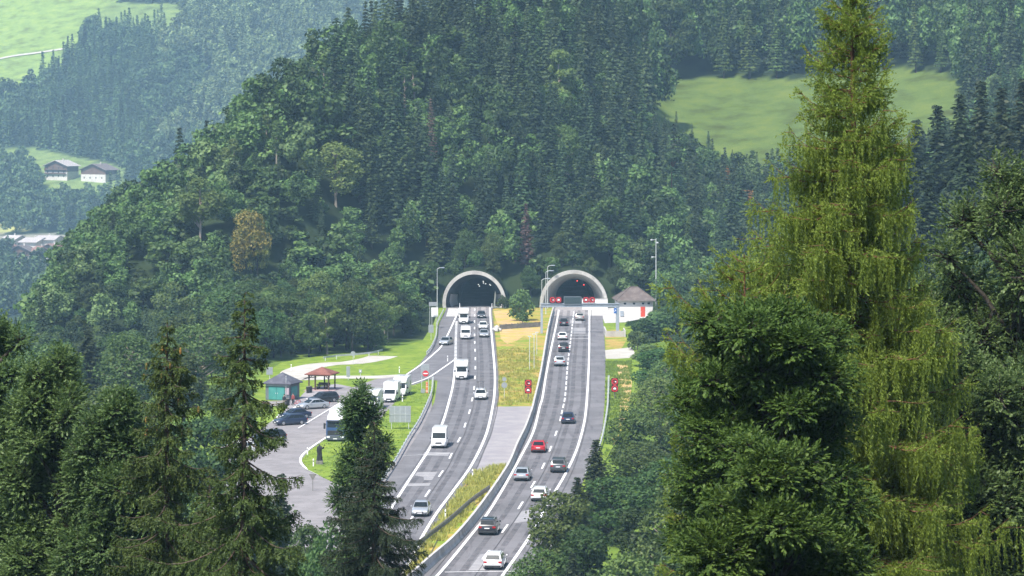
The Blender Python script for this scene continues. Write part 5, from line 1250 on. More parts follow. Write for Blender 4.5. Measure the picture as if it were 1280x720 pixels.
# pine with a long bare trunk
me = tree_mesh('pine', broad_parts(19, 2.6, 12, 1500, .5, low=.6), 'larch', 'bark_red')
ds = np.linspace(640, 900, 500); i = np.argmax(terr((840 - CX) * ds / F, ds) + 19 > H - (185 - HY) * ds / F); o = link('pine_tree', me); o.location = ((840 - CX) * ds[i] / F, ds[i], terr1((840 - CX) * ds[i] / F, ds[i])); tag(o, 'tall pine with a long bare reddish trunk on the hillside right of centre', 'tree'); taken.append((o.location.x, ds[i], 3))
# trees along the back edge of the upper meadow
for x, yt, kind, h, wid, lab in ((937, 13, 'birch', 0, 1.25, 'pale grey slender tree at the back edge of the meadow, left of two'), (971, 18, 'birch', 0, 1.0, 'pale grey slender tree at the back edge of the meadow, right of two'), (838, -8, 'broadleaf', 0, 1.05, 'huge dark broadleaf tree at the left end of the upper meadow'), (905, -6, 'birch', 0, .8, 'tall thin pale tree behind the left part of the upper meadow'), (1145, 2, 'birch', 0, .8, 'pale stemmed birch behind the right part of the meadow, left of two'), (1176, 8, 'birch', 0, .7, 'pale stemmed birch behind the right part of the meadow, right of two'), (1262, 25, 'birch', 0, 1.0, 'pale birch behind the meadow at the right edge')):
    d = float(ground_depth(x, 101 if x < 1000 else 94)) + 3
    special(kind, x, yt, d, h, lab, wid, sp=3, back=kind == 'birch')
# round shrub and low bushes between the two portals
b0 = G(650, 402); o = put('bush', b0[0], b0[1] + 2, 6.6, 'round green shrub on the median between the tunnel mouths', wid=.8, leaf='broad_pale', z=0, var=0); taken.append((b0[0], b0[1], 4)); o.name = 'round_shrub'
b0 = G(653, 404); put('bush', b0[0], b0[1], 3.0, 'small dark green bush in front of the round shrub', wid=.95, z=0)
b0 = G(628, 388); put('bush', b0[0], b0[1] + 6, 3.2, 'green bush against the right side of the left tunnel mouth', wid=.8, z=0)
# the trees standing over both tubes
for k, (cx, r, cz) in enumerate(PORTALS):
    side = ('left', 'right')[k]
    for j, (dx, dy, h, kd) in enumerate(((-9.3, 12, 7, 'broadleaf'), (-4.6, 9, 4.2, 'bush'), (0, 10, 4.4, 'bush'), (4.2, 9, 4, 'bush'), (9.6, 12, 7, 'broadleaf'), (-2.4, 17, 9, 'broadleaf'), (3.4, 18, 9, 'broadleaf'))):
        x, y = cx + dx, 645 + dy + 3
        if k == 0 and j == 4: continue
        put(kd, x, y, h, '%s over the %s tunnel mouth' % (KLAB[kd], side), 'trees over the %s tunnel mouth' % side, z=terr1(x, y))
        taken.append((x, y, 2))
# ---- the wooded hill, shoulder, foot, banks
def scatter(n, xr, yr, pick):
    for _ in range(n):
        x, y = float(rng.uniform(*xr)), float(rng.uniform(*yr))
        if meadow_near(np.array([x]), np.array([y]))[0]: continue
        if any(abs(x - cx) < r + 4 and 640 < y < 668 for cx, r, _ in PORTALS): continue
        kd, h, wid, sp = pick(x, y)
        try_put(kd, x, y, h, wid, sp)
def pick_hill(x, y):
    px, py = proj(x, y, terr1(x, y) + 10)
    n = mnoise.noise(Vector((x * .025, y * .03, 1.7))); c = n + .30 * math.exp(-((px - 640) / 230.) ** 2) - (.35 if px < 420 else 0) - (.25 if py > 300 else 0) + (.05 if px > 900 else 0)
    q = rng.random()
    if c > .02: 
        return ('spruce', rng.uniform(14, 23), rng.uniform(1.0, 1.4), 2.75) if q < .66 else ('larch', rng.uniform(14, 21), rng.uniform(1.1, 1.4), 2.6) if q < .86 else ('broadleaf', rng.uniform(10, 15), .9, 2.6)
    big = 1.2 if px < 520 else 1.0
    if px < 420 and .74 < q < .95: q *= .7
    return ('broadleaf', rng.uniform(10, 17) * big, rng.uniform(.9, 1.15), 3.1 * big) if q < .66 else ('pale', rng.uniform(9, 15) * big, 1., 2.9 * big) if q < .78 else ('spruce', rng.uniform(12, 20), 1., 2.2) if q < .93 else ('birch', rng.uniform(10, 15), 1.1, 2.2)
def pick_low(x, y):
    q = rng.random()
    return ('broadleaf', rng.uniform(6, 12), rng.uniform(.95, 1.25), 2.5) if q < .55 else ('pale', rng.uniform(6, 11), 1.1, 2.5) if q < .75 else ('spruce', rng.uniform(8, 15), 1., 2.0) if q < .85 else ('bush', rng.uniform(3, 5), 1.2, 1.6)
def pick_right(x, y):
    q = rng.random()
    return ('spruce', rng.uniform(16, 24), .95, 2.3) if q < .5 and x > 55 else ('broadleaf', rng.uniform(7, 13), 1.1, 2.7) if q < .75 else ('pale', rng.uniform(6, 11), 1.1, 2.6)
scatter(1200, (-62, -8), (505, 600), lambda x, y: ('broadleaf', rng.uniform(8, 13), 1.15, 2.3) if rng.random() < .7 else ('pale', rng.uniform(7, 11), 1.15, 2.3))
scatter(700, (-62, -12), (498, 540), lambda x, y: ('bush', rng.uniform(3, 5), 1.35, 1.2))
scatter(900, (-128, 60), (566, 660), pick_low)
scatter(9000, (-140, 70), (656, 810), pick_hill)
scatter(900, (-120, -42), (470, 570), pick_low)
scatter(900, (28, 110), (560, 700), pick_right)
scatter(1500, (20, 150), (690, 835), pick_hill)
scatter(3500, (10, 190), (840, 990), lambda x, y: ('broadleaf', rng.uniform(17, 25), .85, 2.9) if rng.random() < .6 else ('spruce', rng.uniform(18, 26), 1., 2.2))
scatter(500, (36, 110), (420, 560), pick_right)
scatter(4000, (-140, 60), (566, 810), lambda x, y: ('bush', rng.uniform(3, 7), 1.3, 1.3))
for x, y, h, w in ((790, 406, 1.8, 1.3), (798, 404, 1.7, 1.3), (808, 402, 1.6, 1.3), (816, 400, 2.4, 1.3), (799, 412, 2.8, 1.3), (812, 410, 3.0, 1.3), (826, 404, 4.5, 1.3), (804, 422, 4.6, 1.3), (820, 420, 5.5, 1.3), (797, 432, 3.6, 1.2), (838, 412, 6, 1.4)):
    p = G(x, y, .8); put('bush', p[0], p[1], h, 'low green bush on the bank below the white portal building', 'bushes below the portal building', w); taken.append((p[0], p[1], 1.5))
plant()
print('scattered', count)
# ------------------------------------------------------------------ trees of the nearer bank and the foreground
# mid-distance kinds (about 8-14 px per metre)
MK = {}
MK['broad'] = [tree_pair('bank_broadleaf', broad_parts(14, r, nl, 9500, .34, low=l, dens_in=.66), 'broad', 'bark_dark') for r, nl, l in ((4.0, 40, .08), (3.4, 34, .08), (4.6, 46, .06))]
MK['pale'] = [tree_pair('bank_pale', broad_parts(13, r, nl, 8500, .30, low=l, dens_in=.66), 'broad_pale', 'bark_pale') for r, nl, l in ((3.6, 36, .06), (4.2, 40, .08))]
MK['spruce'] = [tree_pair('bank_spruce', conifer_parts(22, 3.0, 46, 11, .46, low=.06, dens=10), 'spruce_dense', 'bark_dark')]
MREF = dict(broad=14, pale=13, spruce=22); MN = dict(broad='broadleaf_tree', pale='broadleaf_tree', spruce='spruce_tree')
def mid(kind, x, yt, d, rpx, label, leaf=None, base=None):
    X, Zt = (x - CX) * d / F, H - (yt - HY) * d / F; z = terr1(X, d) if base is None else base; h = Zt - z
    cm, tm = MK[kind][int(rng.integers(len(MK[kind])))]
    t = thing(MN[kind], label, 'tree', (X, d, z - .1), float(rng.uniform(0, 6.28)))
    c = link('crown', cm, t); k = link('trunk', tm, t)
    if leaf: c.data = cm.copy(); c.data.materials[0] = M[leaf]
    s = h / MREF[kind]; r = rpx * d / F / dict(broad=4.0, pale=3.9, spruce=3.0)[kind]
    for q in (c, k): q.scale = (r, r, s)
    return t
for a in (('spruce', 745, 549, 300, 36, 'dark narrow spruce standing at the right edge of the right carriageway'),
          ('broad', 703, 606, 268, 42, 'bright green broadleaf tree overlapping the road below the dark narrow spruce', 'broad_pale'),
          ('spruce', 722, 596, 285, 34, 'greenish young spruce right of the white estate car'),
          ('broad', 672, 676, 250, 34, 'light green tree at the bottom edge beside the road', 'broad_pale'),
          ('broad', 765, 588, 295, 42, 'dark green tree just right of the narrow dark spruce'),
          ('broad', 735, 650, 250, 46, 'dark broadleaf tree at the bottom between two lighter ones'),
          ('broad', 797, 505, 345, 40, 'mid green bushy tree below the right red lit sign'),
          ('pale', 825, 470, 375, 40, 'grey green bushy tree on the right bank, beside the dark foreground tree'),
          ('broad', 806, 545, 320, 42, 'dark green rounded tree at the middle of the right bank'),
          ('pale', 850, 588, 240, 62, 'large pale olive tree at the bottom of the right bank'),
          ('broad', 800, 620, 262, 46, 'mid green tree in front of the pale olive tree'),
          ('pale', 790, 690, 215, 55, 'pale green tree at the bottom edge left of the larch'),
          ('broad', 822, 430, 440, 32, 'green tree on the right bank level with the service path'),
          ('broad', 810, 428, 500, 24, 'small green tree right of the yellowed verge patch', 'broad_pale'),
          ('broad', 866, 408, 470, 36, 'bushy dark green tree below the white portal building'),
          ('pale', 890, 380, 500, 32, 'pale green tree below and right of the portal building'),
          ('broad', 868, 500, 330, 48, 'dark green tree behind the foreground tree on the right bank'),
          ('broad', 880, 640, 220, 60, 'dark tree at the bottom behind the foreground leaves'),
          ('broad', 846, 522, 330, 46, 'dark green tree on the right bank just left of the leafy foreground tree'), ('broad', 836, 562, 292, 44, 'mid green tree behind the large pale olive tree'), ('broad', 856, 660, 226, 54, 'bushy tree at the bottom edge below the pale olive tree'), ('pale', 838, 446, 420, 30, 'pale shrubby tree on the right bank beside the verge'),
          ('spruce', 716, 690, 225, 40, 'young spruce at the bottom edge right of the road')):
    mid(*a)
# dark spruces on the right bank, behind the larch
for x, yt, d, r in ((1118, 172, 480, 44), (1146, 150, 470, 48), (1172, 132, 455, 52), (1200, 118, 440, 52), (1226, 102, 450, 52), (1252, 110, 430, 54), (1280, 98, 440, 56), (1210, 175, 380, 48), (1262, 165, 390, 52), (1160, 215, 400, 50), (1100, 225, 420, 46), (1235, 215, 350, 54)):
    mid('spruce', x, yt, d, r, 'dark spruce in the row behind and right of the tall larch')['group'] = 'dark spruces on the right bank'
for x, yt, d, r, kd in ((1130, 300, 330, 55, 'broad'), (1180, 330, 300, 60, 'broad'), (1090, 350, 320, 60, 'broad'), (1020, 330, 380, 46, 'pale'), (975, 318, 430, 40, 'broad'), (925, 335, 450, 38, 'broad'), (1240, 300, 280, 65, 'broad'), (1060, 430, 260, 60, 'broad'), (1130, 470, 230, 66, 'broad'), (1200, 470, 220, 70, 'broad'), (1000, 480, 270, 50, 'broad'), (1265, 480, 210, 70, 'broad'), (1050, 600, 190, 70, 'broad'), (1150, 610, 180, 75, 'broad'), (950, 610, 205, 60, 'broad')):
    mid(kd, x, yt, d, r, 'dark broadleaf tree glimpsed through the branches of the tall larch')['group'] = 'broadleaf trees behind the larch'
# lower left: wood between the rest area and the foreground
for x, yt, d, r, kd, lab in ((60, 418, 430, 45, 'broad', 'green broadleaf tree low on the far left behind the foreground leaves'), (110, 412, 440, 48, 'spruce', 'dark spruce standing among pale trees at the lower left'), (165, 415, 420, 50, 'pale', 'pale broad crown at the lower left, left of the near spruces'), (250, 400, 450, 48, 'pale', 'light green round tree between the two near spruces'), (230, 432, 400, 46, 'broad', 'green tree behind the left near spruce'), (290, 470, 380, 40, 'broad', 'low green tree left of the kiosk'), (140, 470, 330, 60, 'broad', 'mid green tree behind the left foreground leaves'), (40, 480, 300, 70, 'broad', 'dark green tree at the far left edge'), (255, 505, 300, 50, 'broad', 'green tree between the near spruces lower down'), (300, 590, 250, 56, 'broad', 'dark tree at the bottom behind the right near spruce'), (352, 592, 240, 40, 'spruce', 'dark blue green young spruce left of the give way sign'), (385, 640, 225, 36, 'broad', 'dark bushy tree below the give way sign'), (330, 612, 230, 40, 'broad', 'dark broadleaf tree left of the blue green young spruce'), (412, 634, 215, 40, 'broad', 'dark broadleaf tree at the bottom between the spruces'), (235, 620, 200, 70, 'broad', 'dark broadleaf tree at the bottom left behind the spruces'), (130, 600, 190, 80, 'broad', 'dark tree at the bottom left behind the ash leaves'), (40, 610, 180, 80, 'broad', 'dark tree at the bottom left corner'), (330, 690, 170, 60, 'broad', 'bushy tree at the bottom edge between the spruces')):
    mid(kd, x, yt, d, r, lab, 'broad' if 'round tree top' in lab else None)

# ---- foreground: full branch and needle detail above the frame edge
def sprays(P0, D0, L, step, size, width, droop, curl=0.0, blades=2, jit=.35):
    """needle-covered twigs. P0 (n,3) starts, D0 (n,3) directions, L (n) lengths -> leaf quads and centre-line samples"""
    D0 = nrm(D0); n = len(P0); k = np.maximum(2, (L / step).astype(int)); idx = np.repeat(np.arange(n), k)
    s = np.concatenate([np.arange(1, m + 1) / m for m in k]); l = L[idx] * s
    C = P0[idx] + D0[idx] * (l * (1 - .35 * droop * s))[:, None]; C[:, 2] -= droop * l * s * .75
    T = nrm(D0[idx] - UP * (droop * 1.3 * s)[:, None])
    out = []
    for b in range(blades):
        R_ = rng.normal(size=(len(C), 3)); R_ = nrm(R_ - T * (R_ * T).sum(1, keepdims=True))
        D = nrm(T * (.75 + .2 * rng.random(len(C)))[:, None] + R_ * .7 + rng.normal(0, jit * .3, (len(C), 3)))
        sz = size * rng.uniform(.7, 1.3, len(C))
        out.append(cards(C + D * sz[:, None] * .4, D, np.cross(D, R_) + R_ * .4, sz, width * sz / size))
    return np.concatenate(out)
def near_spruce(name, x, ytop, d, base_r, label, leaf='spruce_near', gap=.34, drop=.9, cones=False, dens=1.0, prof=None, hang=.7, bark='bark', vis=None):
    X, Zt = (x - CX) * d / F, H - (ytop - HY) * d / F; z0 = terr1(X, d); h = Zt - z0
    zcut = (H - (745 - HY) * d / F) - z0
    t = thing('spruce_tree', label, 'tree', (X, d, z0))
    paths = [(np.array([[0, 0, -.5], [.03, 0, h * .35], [-.03, .02, h * .7], [0, 0, h - .05]]), np.array([.0125, .009, .0052, .0008]) * h)]
    P0, D0, LL, LS, cn = [], [], [], [], []
    z = h - .12; i = 0
    while z > h * .12:
        near = z > zcut - .3; tt = h - z; Rm = prof(tt) if prof else base_r * (1 - math.exp(-tt / 3.5)) + .05 * tt
        nb = 4 if tt < .5 else (6 if near else 4)
        a0 = rng.uniform(0, 6.28)
        for b in range(nb):
            a = a0 + b * 2 * math.pi / nb + rng.normal(0, .25); L = max(.1, Rm * rng.uniform(.4, 1.25)); e = np.array([math.cos(a), math.sin(a), 0]); lat = np.array([-e[1], e[0], 0])
            zz = z + rng.normal(0, .08); s = np.linspace(0, 1, 9); rise = .55 if tt < .8 else .12
            dr = drop * L * min(1, tt / 2.5)
            pz = zz + rise * L * s * .8 - dr * (.95 * s - .55 * s ** 2.6)
            P = e * (L * s)[:, None] + lat * (rng.normal(0, .08) * L * s ** 2)[:, None]; P[:, 2] = pz
            paths.append((P, np.linspace(.012 + .008 * L, .003, 9)))
            m = max(6, int(L / (.034 if near else .12) * dens)); q = np.sort(rng.uniform(.14, 1, m)); B = np.stack([np.interp(q, s, P[:, j]) for j in range(3)], 1)
            sd = np.where(np.arange(m) % 2 == 0, 1., -1.)
            hg = hang * min(1, tt / 2.0)
            P0.append(B); D0.append(e * .55 + lat * (sd * (.75 - .25 * hg))[:, None] - UP * (hg * rng.uniform(.3, 1.3, m))[:, None] + rng.normal(0, .16, (m, 3)))
            LL.append((.42 * (1 - q) + .16) * min(1.5, .45 + L * .42) * rng.uniform(.6, 1.3, m)); LS.append(np.full(m, .028 if near else .07))
            # the branch tip itself
            P0.append(P[-3:-2]); D0.append(P[-1:] - P[-3:-2]); LL.append(np.array([L * .32])); LS.append(np.array([.025]))
            if cones and .5 < tt < 2.6 and rng.random() < .75: cn.append(P[int(rng.integers(4, 9))])
        z -= gap * 1.15 * (1 if near else 2.2) * rng.uniform(.75, 1.25) * (.62 if tt < 1.5 else 1); i += 1
    P0, D0, LL, LS = map(np.concatenate, (P0, D0, LL, LS))
    Vl = np.concatenate([sprays(P0[LS < .05], D0[LS < .05], LL[LS < .05], .032, .075, .024, .5, blades=3), sprays(P0[LS >= .05], D0[LS >= .05], LL[LS >= .05], .09, .14, .05, .5, blades=2)])
    # leader
    zs = np.arange(h - .55, h + .1, .02); Pl = np.stack([np.zeros_like(zs), np.zeros_like(zs), zs], 1); dd = rsph(len(zs)); dd[:, 2] = np.abs(dd[:, 2]) + .5; Vl = np.concatenate([Vl, cards(Pl, dd, rsph(len(zs)), .09, .022)])
    print(name, len(Vl) // 4); link('crown', np_mesh(name + '_crown', Vl, quads(Vl), [M[leaf]]), t)
    Vt, Qt = tubes_np(paths, 6); link('trunk', np_mesh(name + '_trunk', Vt, Qt, [M[bark]], smooth=True), t)
    if cn:
        C = np.array(cn); m = 46; sI = np.tile(np.linspace(0, 1, m), len(C)); Cc = np.repeat(C, m, 0); ang = np.tile(np.arange(m) * 2.4, len(C)); rr = .02 * np.sin(np.pi * np.clip(sI * .9 + .08, 0, 1)) + .004
        P = Cc + np.stack([np.cos(ang) * rr, np.sin(ang) * rr, -.02 - sI * .15], 1); D = np.stack([np.cos(ang), np.sin(ang), -1.2 + 0 * ang], 1)
        Vc = cards(P, D, np.stack([np.cos(ang), np.sin(ang), .6 + 0 * ang], 1), .05, .036); o = link('cones', np_mesh(name + '_cones', Vc, quads(Vc), [M['cone']]), t); o['label'] = 'hanging orange brown cones near the top'
    return t
near_spruce('left_spruce', 209, 402, 75, 1.3, 'near spruce with orange brown cones near its thin top', cones=True, prof=lambda t: .10 + .42 * min(t, 1.3) + .19 * max(0, t - 1.3) if t < 6 else 1.55, dens=1.0, drop=.75)
near_spruce('right_spruce', 306, 372, 68, 1.7, 'near spruce with long drooping branches, in front of the rest area', prof=lambda t: .08 + .36 * min(t, 1.6) + .36 * max(0, t - 1.6) if t < 4.6 else 1.6 + .05 * t, gap=.40, drop=.9, dens=1.0)
near_spruce('dense_spruce', 468, 526, 110, 2.3, 'dense dark spruce in front of the lay-by exit', leaf='spruce_dense', prof=lambda t: .12 + .44 * t if t < 4 else 1.88 + .18 * (t - 4), gap=.30, drop=.45, hang=.45, dens=.8)
near_spruce('low_spruce', 262, 585, 82, 1.3, 'lower spruce crown between the two near spruces', prof=lambda t: .1 + .42 * t if t < 4 else 1.8, gap=.4, drop=.8, dens=.8)

# larch
def near_larch(name, x, ytop, d, label, prof, seed_gap=.2):
    X, Zt = (x - CX) * d / F, H - (ytop - HY) * d / F; z0 = terr1(X, d); h = Zt - z0; zcut = (H - (745 - HY) * d / F) - z0
    t = thing('larch_tree', label, 'tree', (X, d, z0))
    paths = [(np.array([[0, 0, -.5], [.05, 0, h * .3], [-.04, 0, h * .6], [.06, 0, h * .8], [0, 0, h]]), np.array([.0105, .0085, .0055, .0035, .0006]) * h)]
    P0, D0, LL, NR = [], [], [], []
    z = h - .15; gold = 0.0
    while z > h * .15:
        near = z > zcut - .4; tt = h - z
        for b in range(3 if near else 1):
            gold += 2.399963; a = gold + rng.normal(0, .3); L = max(.15, prof(tt) * rng.uniform(.55, 1.15)); e = np.array([math.cos(a), math.sin(a), 0]); lat = np.array([-e[1], e[0], 0])
            s = np.linspace(0, 1, 10); pz = z + rng.normal(0, .1) + L * (.30 * s - .62 * s ** 1.4 * min(1, tt / 6) + .42 * s ** 4)
            P = e * (L * s)[:, None] + lat * (rng.normal(0, .12) * L * s ** 2)[:, None]; P[:, 2] = pz
            paths.append((P, np.linspace(.010 + .007 * L, .003, 10)))
            # second-order twigs
            ends = [P]
            for j in range(int(3 + L * 3.2) if near else 2):
                q = rng.uniform(.2, .95); o_ = np.array([np.interp(q, s, P[:, c]) for c in range(3)]); l2 = L * rng.uniform(.15, .42) * (1.1 - q * .5); sd = rng.choice([-1, 1])
                dv = e * .75 + lat * sd * rng.uniform(.4, 1.0); u = np.linspace(0, 1, 6); pp = o_ + dv * (l2 * u)[:, None]; pp[:, 2] += l2 * (.12 * u - .35 * u ** 2 + .25 * u ** 4)
                paths.append((pp, np.linspace(.010, .003, 6))); ends.append(pp)
            for pp in ends:
                ll = np.linalg.norm(np.diff(pp, axis=0), axis=1).sum(); m = max(3, int(ll / (.031 if near else .12))); q = rng.uniform(.12, 1, m) * (len(pp) - 1); B = np.stack([np.interp(q, np.arange(len(pp)), pp[:, c]) for c in range(3)], 1)
                hang = rng.random(m) < (.6 if tt > 3.5 else .25)
                dv = np.where(hang[:, None], -UP + rng.normal(0, .14, (m, 3)), (pp[-1] - pp[0]) / max(ll, .01) * .8 + lat * rng.choice([-1, 1], (m, 1)) * .7 + UP * rng.uniform(-.3, .5, (m, 1)) + rng.normal(0, .2, (m, 3)))
                P0.append(B); D0.append(dv); LL.append(np.where(hang, rng.uniform(.12, .75, m) ** 1.0 * min(1.25, .45 + tt * .1), rng.uniform(.08, .3, m))); NR.append(np.full(m, near))
        z -= seed_gap * rng.uniform(.5, 1.5) * (1 if near else 2)
    P0, D0, LL, NR = map(np.concatenate, (P0, D0, LL, NR))
    Vl = np.concatenate([sprays(P0[NR], D0[NR], LL[NR], .034, .062, .020, .12, blades=2), sprays(P0[~NR], D0[~NR], LL[~NR], .09, .12, .04, .12, blades=1)])
    link('crown', np_mesh(name + '_crown', Vl, quads(Vl), [M['larch_near']]), t)
    Vt, Qt = tubes_np(paths, 6); link('trunk', np_mesh(name + '_trunk', Vt, Qt, [M['bark_red']], smooth=True), t)
    print(name, len(Vl) // 4); return t
near_larch('tall_larch', 1064, -42, 62, 'tall yellow green larch with hanging twigs and reddish trunk', lambda t: .14 + .34 * min(t, 2.2) + .30 * np.clip(t - 2.2, 0, 4.2) + .16 * max(0, t - 6.4), .135)
near_larch('side_larch', 930, 318, 56, 'lower larch with weeping yellow green twigs left of the tall larch', lambda t: .25 + .75 * min(t, 1.4) + .12 * max(0, t - 1.4), .22)

# broadleaf foreground
def near_broad(name, x, ytop, d, rpx, label, leaf, nsh, size, bark='bark_dark', low=.25, lean=0., asp=.62, nl=34, tip=.5, rnd=.18, sq=1.12, lr=(.20, .38)):
    """leaves in small sprays at the ends of twigs; limbs visible through gaps"""
    X, Zt = (x - CX) * d / F, H - (ytop - HY) * d / F; z0 = terr1(X, d); h = Zt - z0; r = rpx * d / F; zcut = (H - (750 - HY) * d / F) - z0
    t = thing('broadleaf_tree', label, 'tree', (X, d, z0))
    span = h - max(zcut, h * .1) ; Cs = []
    # lobes spaced down the visible crown, then a sparser lower crown
    for k in range(nl):
        f = (k + .5) / nl; zz = h - .12 * r - span * 1.08 * f; w = r * min(1, (rnd + 1.15 * (f * span / (r * 2.2)) ** .75)); a = rng.uniform(0, 6.28); q = w * math.sqrt(rng.uniform(.05, 1)) * .92
        Cs.append((lean * f + q * math.cos(a), q * math.sin(a), zz + rng.normal(0, r * .08), max(.12 * r, w * rng.uniform(*lr))))
    for k in range(8): a = rng.uniform(0, 6.28); Cs.append((r * .7 * math.cos(a), r * .7 * math.sin(a), rng.uniform(h * .35, max(h * .36, zcut)), r * .4))
    Cs[0] = (0, 0, h - .3 * r, r * .22)
    paths = [(np.array([[0, 0, -.5], [.1, 0, h * .3], [-.1, .1, h * .6], [0, 0, h - r * .3]]), np.array([.014, .011, .006, .001]) * h)]
    A, B, Nn, Ln = [], [], [], []
    for cx, cy, cz, R_ in Cs:
        c = np.array([cx, cy, cz]); zb = max(h * .2, cz - math.hypot(cx, cy) * rng.uniform(.9, 1.5) - R_ * .6); m = np.array([cx * .45, cy * .45, zb + (cz - zb) * .55])
        paths.append((np.array([[0, 0, zb], m, c]), np.array([.0045, .003, .0014]) * h * .9))
        n_ = int(nsh * (R_ / r) ** 2 * 9) if cz > zcut - .5 else 12
        d_ = rsph(n_); d_[:, 2] += .18; d_ = nrm(d_); rad = R_ * (.35 + .95 * rng.random(n_) ** 1.1); e = c + d_ * rad[:, None] * np.array([1, 1, sq])
        for j in range(0, n_, 5): paths.append((np.array([c, (c + e[j]) / 2 - UP * .03, e[j]]), np.array([.0016, .001, .0005]) * h * .8))
        dv = nrm(d_ + UP * tip + rng.normal(0, .35, (n_, 3)))
        for q in range(9):      # one spray: paired leaves along a short shoot
            s = q / 8; base = e + dv * (s * size * 2.6)[..., None] if False else e + dv * (s * size * 2.4)
            lat = nrm(np.cross(dv, UP + rng.normal(0, .3, (n_, 3)))); sg = 1 if q % 2 else -1
            D = nrm(lat * sg * (1 - s * .6) + dv * (.45 + s) - UP * .28 + rng.normal(0, .18, (n_, 3)))
            A.append(base + D * size * .5); B.append(D); Nn.append(nrm(UP + d_ * .45 + rng.normal(0, .38, (n_, 3)))); Ln.append(size * rng.uniform(.7, 1.25, n_))
    A, B, Nn, Ln = map(np.concatenate, (A, B, Nn, Ln))
    Vl = cards(A, B, Nn, Ln, Ln * .5)
    link('crown', np_mesh(name + '_crown', Vl, quads(Vl), [M[leaf]]), t)
    Vt, Qt = tubes_np(paths, 6); link('trunk', np_mesh(name + '_trunk', Vt, Qt, [M[bark]], smooth=True), t)
    print(name, len(Vl) // 4); return t
near_broad('centre_dark_tree', 962, 368, 54, 108, 'dark leafy tree in front of the larch, right of the road bank', 'leaf_dark', 470, .085, nl=74, rnd=.7, tip=.05, sq=.62, lr=(.16, .40))
near_broad('centre_low_tree', 965, 545, 46, 112, 'dark green leafy crown at the bottom right of centre', 'leaf_dark', 400, .085, nl=44, rnd=.35, tip=.05, sq=.6, lr=(.16, .40))
near_broad('right_edge_tree', 1268, 196, 74, 118, 'tall leafy tree at the right edge with pale shining leaf tips', 'leaf_ash', 460, .095, nl=90, lean=-.5, tip=.15, rnd=.25)
near_broad('right_corner_tree', 1215, 440, 68, 105, 'leafy tree at the lower right corner beyond the larch', 'leaf_ash', 440, .09, nl=50, rnd=.5, tip=.15)
near_broad('round_top_tree', 452, 481, 118, 31, 'grey green round tree top just behind the dense spruce', 'leaf_ash', 260, .11, nl=40, rnd=.8, tip=.1)
near_broad('left_edge_tree', -12, 388, 88, 66, 'leafy tree at the left edge with pale shining leaf tips, tallest of three', 'leaf_ash', 430, .10, nl=54, tip=.15, rnd=.3)
near_broad('left_middle_tree', 76, 436, 86, 66, 'leafy tree at the lower left, middle of three', 'leaf_ash', 430, .10, nl=54, tip=.15, rnd=.3)
near_broad('left_inner_tree', 152, 486, 84, 62, 'leafy tree beside the near spruce with cones, right of three', 'leaf_ash', 430, .10, nl=46, tip=.15, rnd=.3)
# ------------------------------------------------------------------ the far valley side: farms, village, woods
M['far_wall'] = plain('chalet_wall', (.62, .58, .54), .9, var=.1, scale=.3); M['far_wood'] = plain('chalet_wood', (.13, .075, .05), .9, var=.2, scale=.4)
M['far_roof'] = plain('pale_roof', (.42, .38, .37), .8, var=.15, scale=.3); M['far_roof_dark'] = plain('dark_roof', (.15, .12, .12), .8, var=.2, scale=.3); M['far_roof_red'] = plain('red_roof', (.26, .14, .11), .8, var=.2, scale=.3)
def chalet(x, y, w, dpt, wallh, rise, label, roof='far_roof', rz=0.0, floors=2, wood=True, group=None, name='farmhouse', lift=0):
    ds = np.linspace(1500, 2700, 1600); X = (x - CX) * ds / F; Z = H - (y - HY) * ds / F; d = ds[np.argmax(terr(X, ds) > Z)]; X = (x - CX) * d / F
    t = thing(name, label, 'house', (X, d, terr1(X, d) + lift), rz, group); W, D = w / 2, dpt / 2
    bm = box(-W, W, -D, D, -6, wallh * (.55 if wood else 1)); obj('wall', bm, M['far_wall'], t)
    bm = bmesh.new(); a = [(-W, -D), (W, -D), (W, D), (-W, D)]
    zl = wallh * .55 + .01 if wood else wallh + .01
    v = [bm.verts.new((p[0], p[1], zl)) for p in a]; u = [bm.verts.new((p[0], p[1], wallh + .02)) for p in a]; r0, r1 = bm.verts.new((0, -D, wallh + rise)), bm.verts.new((0, D, wallh + rise))
    bm.faces.new((v[0], v[1], u[1], r0, u[0])); bm.faces.new((v[2], v[3], u[3], r1, u[2])); bm.faces.new((v[1], v[2], u[2], u[1])); bm.faces.new((v[3], v[0], u[0], u[3])); bm.faces.new(v[::-1]); bm.faces.new((u[0], r0, r1, u[3])); bm.faces.new((r0, u[1], u[2], r1))
    bmesh.ops.recalc_face_normals(bm, faces=bm.faces[:]); obj('upper_wall', bm, M['far_wood'] if wood else M['far_wall'], t)
    o = 1.6; sl = rise / W; bm = bmesh.new()
    for s in (-1, 1):
        loft(bm, [[(0, yy, wallh + rise + .1), (s * (W + o), yy, wallh + .1 - sl * o), (s * (W + o), yy, wallh + .45 - sl * o), (0, yy, wallh + rise + .45)] for yy in (-D - o, D + o)])
    rf = obj('roof', bm, M[roof], t); obj('chimney', box(.8, 1.6, 0, .8, wallh + rise * .6, wallh + rise + 1.6), M['far_wall'], rf)
    for fl in range(floors):
        z = 1.2 + fl * wallh / (floors + .2)
        for k in range(4): obj('window', box(-W * .78 + k * W * .48, -W * .78 + k * W * .48 + 1.0, -D - .06, -D - .003, z, z + 1.3), M['glass_dark'], t)
        if fl: 
            b_ = obj('balcony', box(-W * .96, W * .96, -D - 1.3, -D - .07, z - .75, z - .55), M['far_wood'], t); obj('railing', box(-W * .96, W * .96, -D - 1.38, -D - 1.31, z - .54, z + .25), M['far_wood'], b_)
    return t
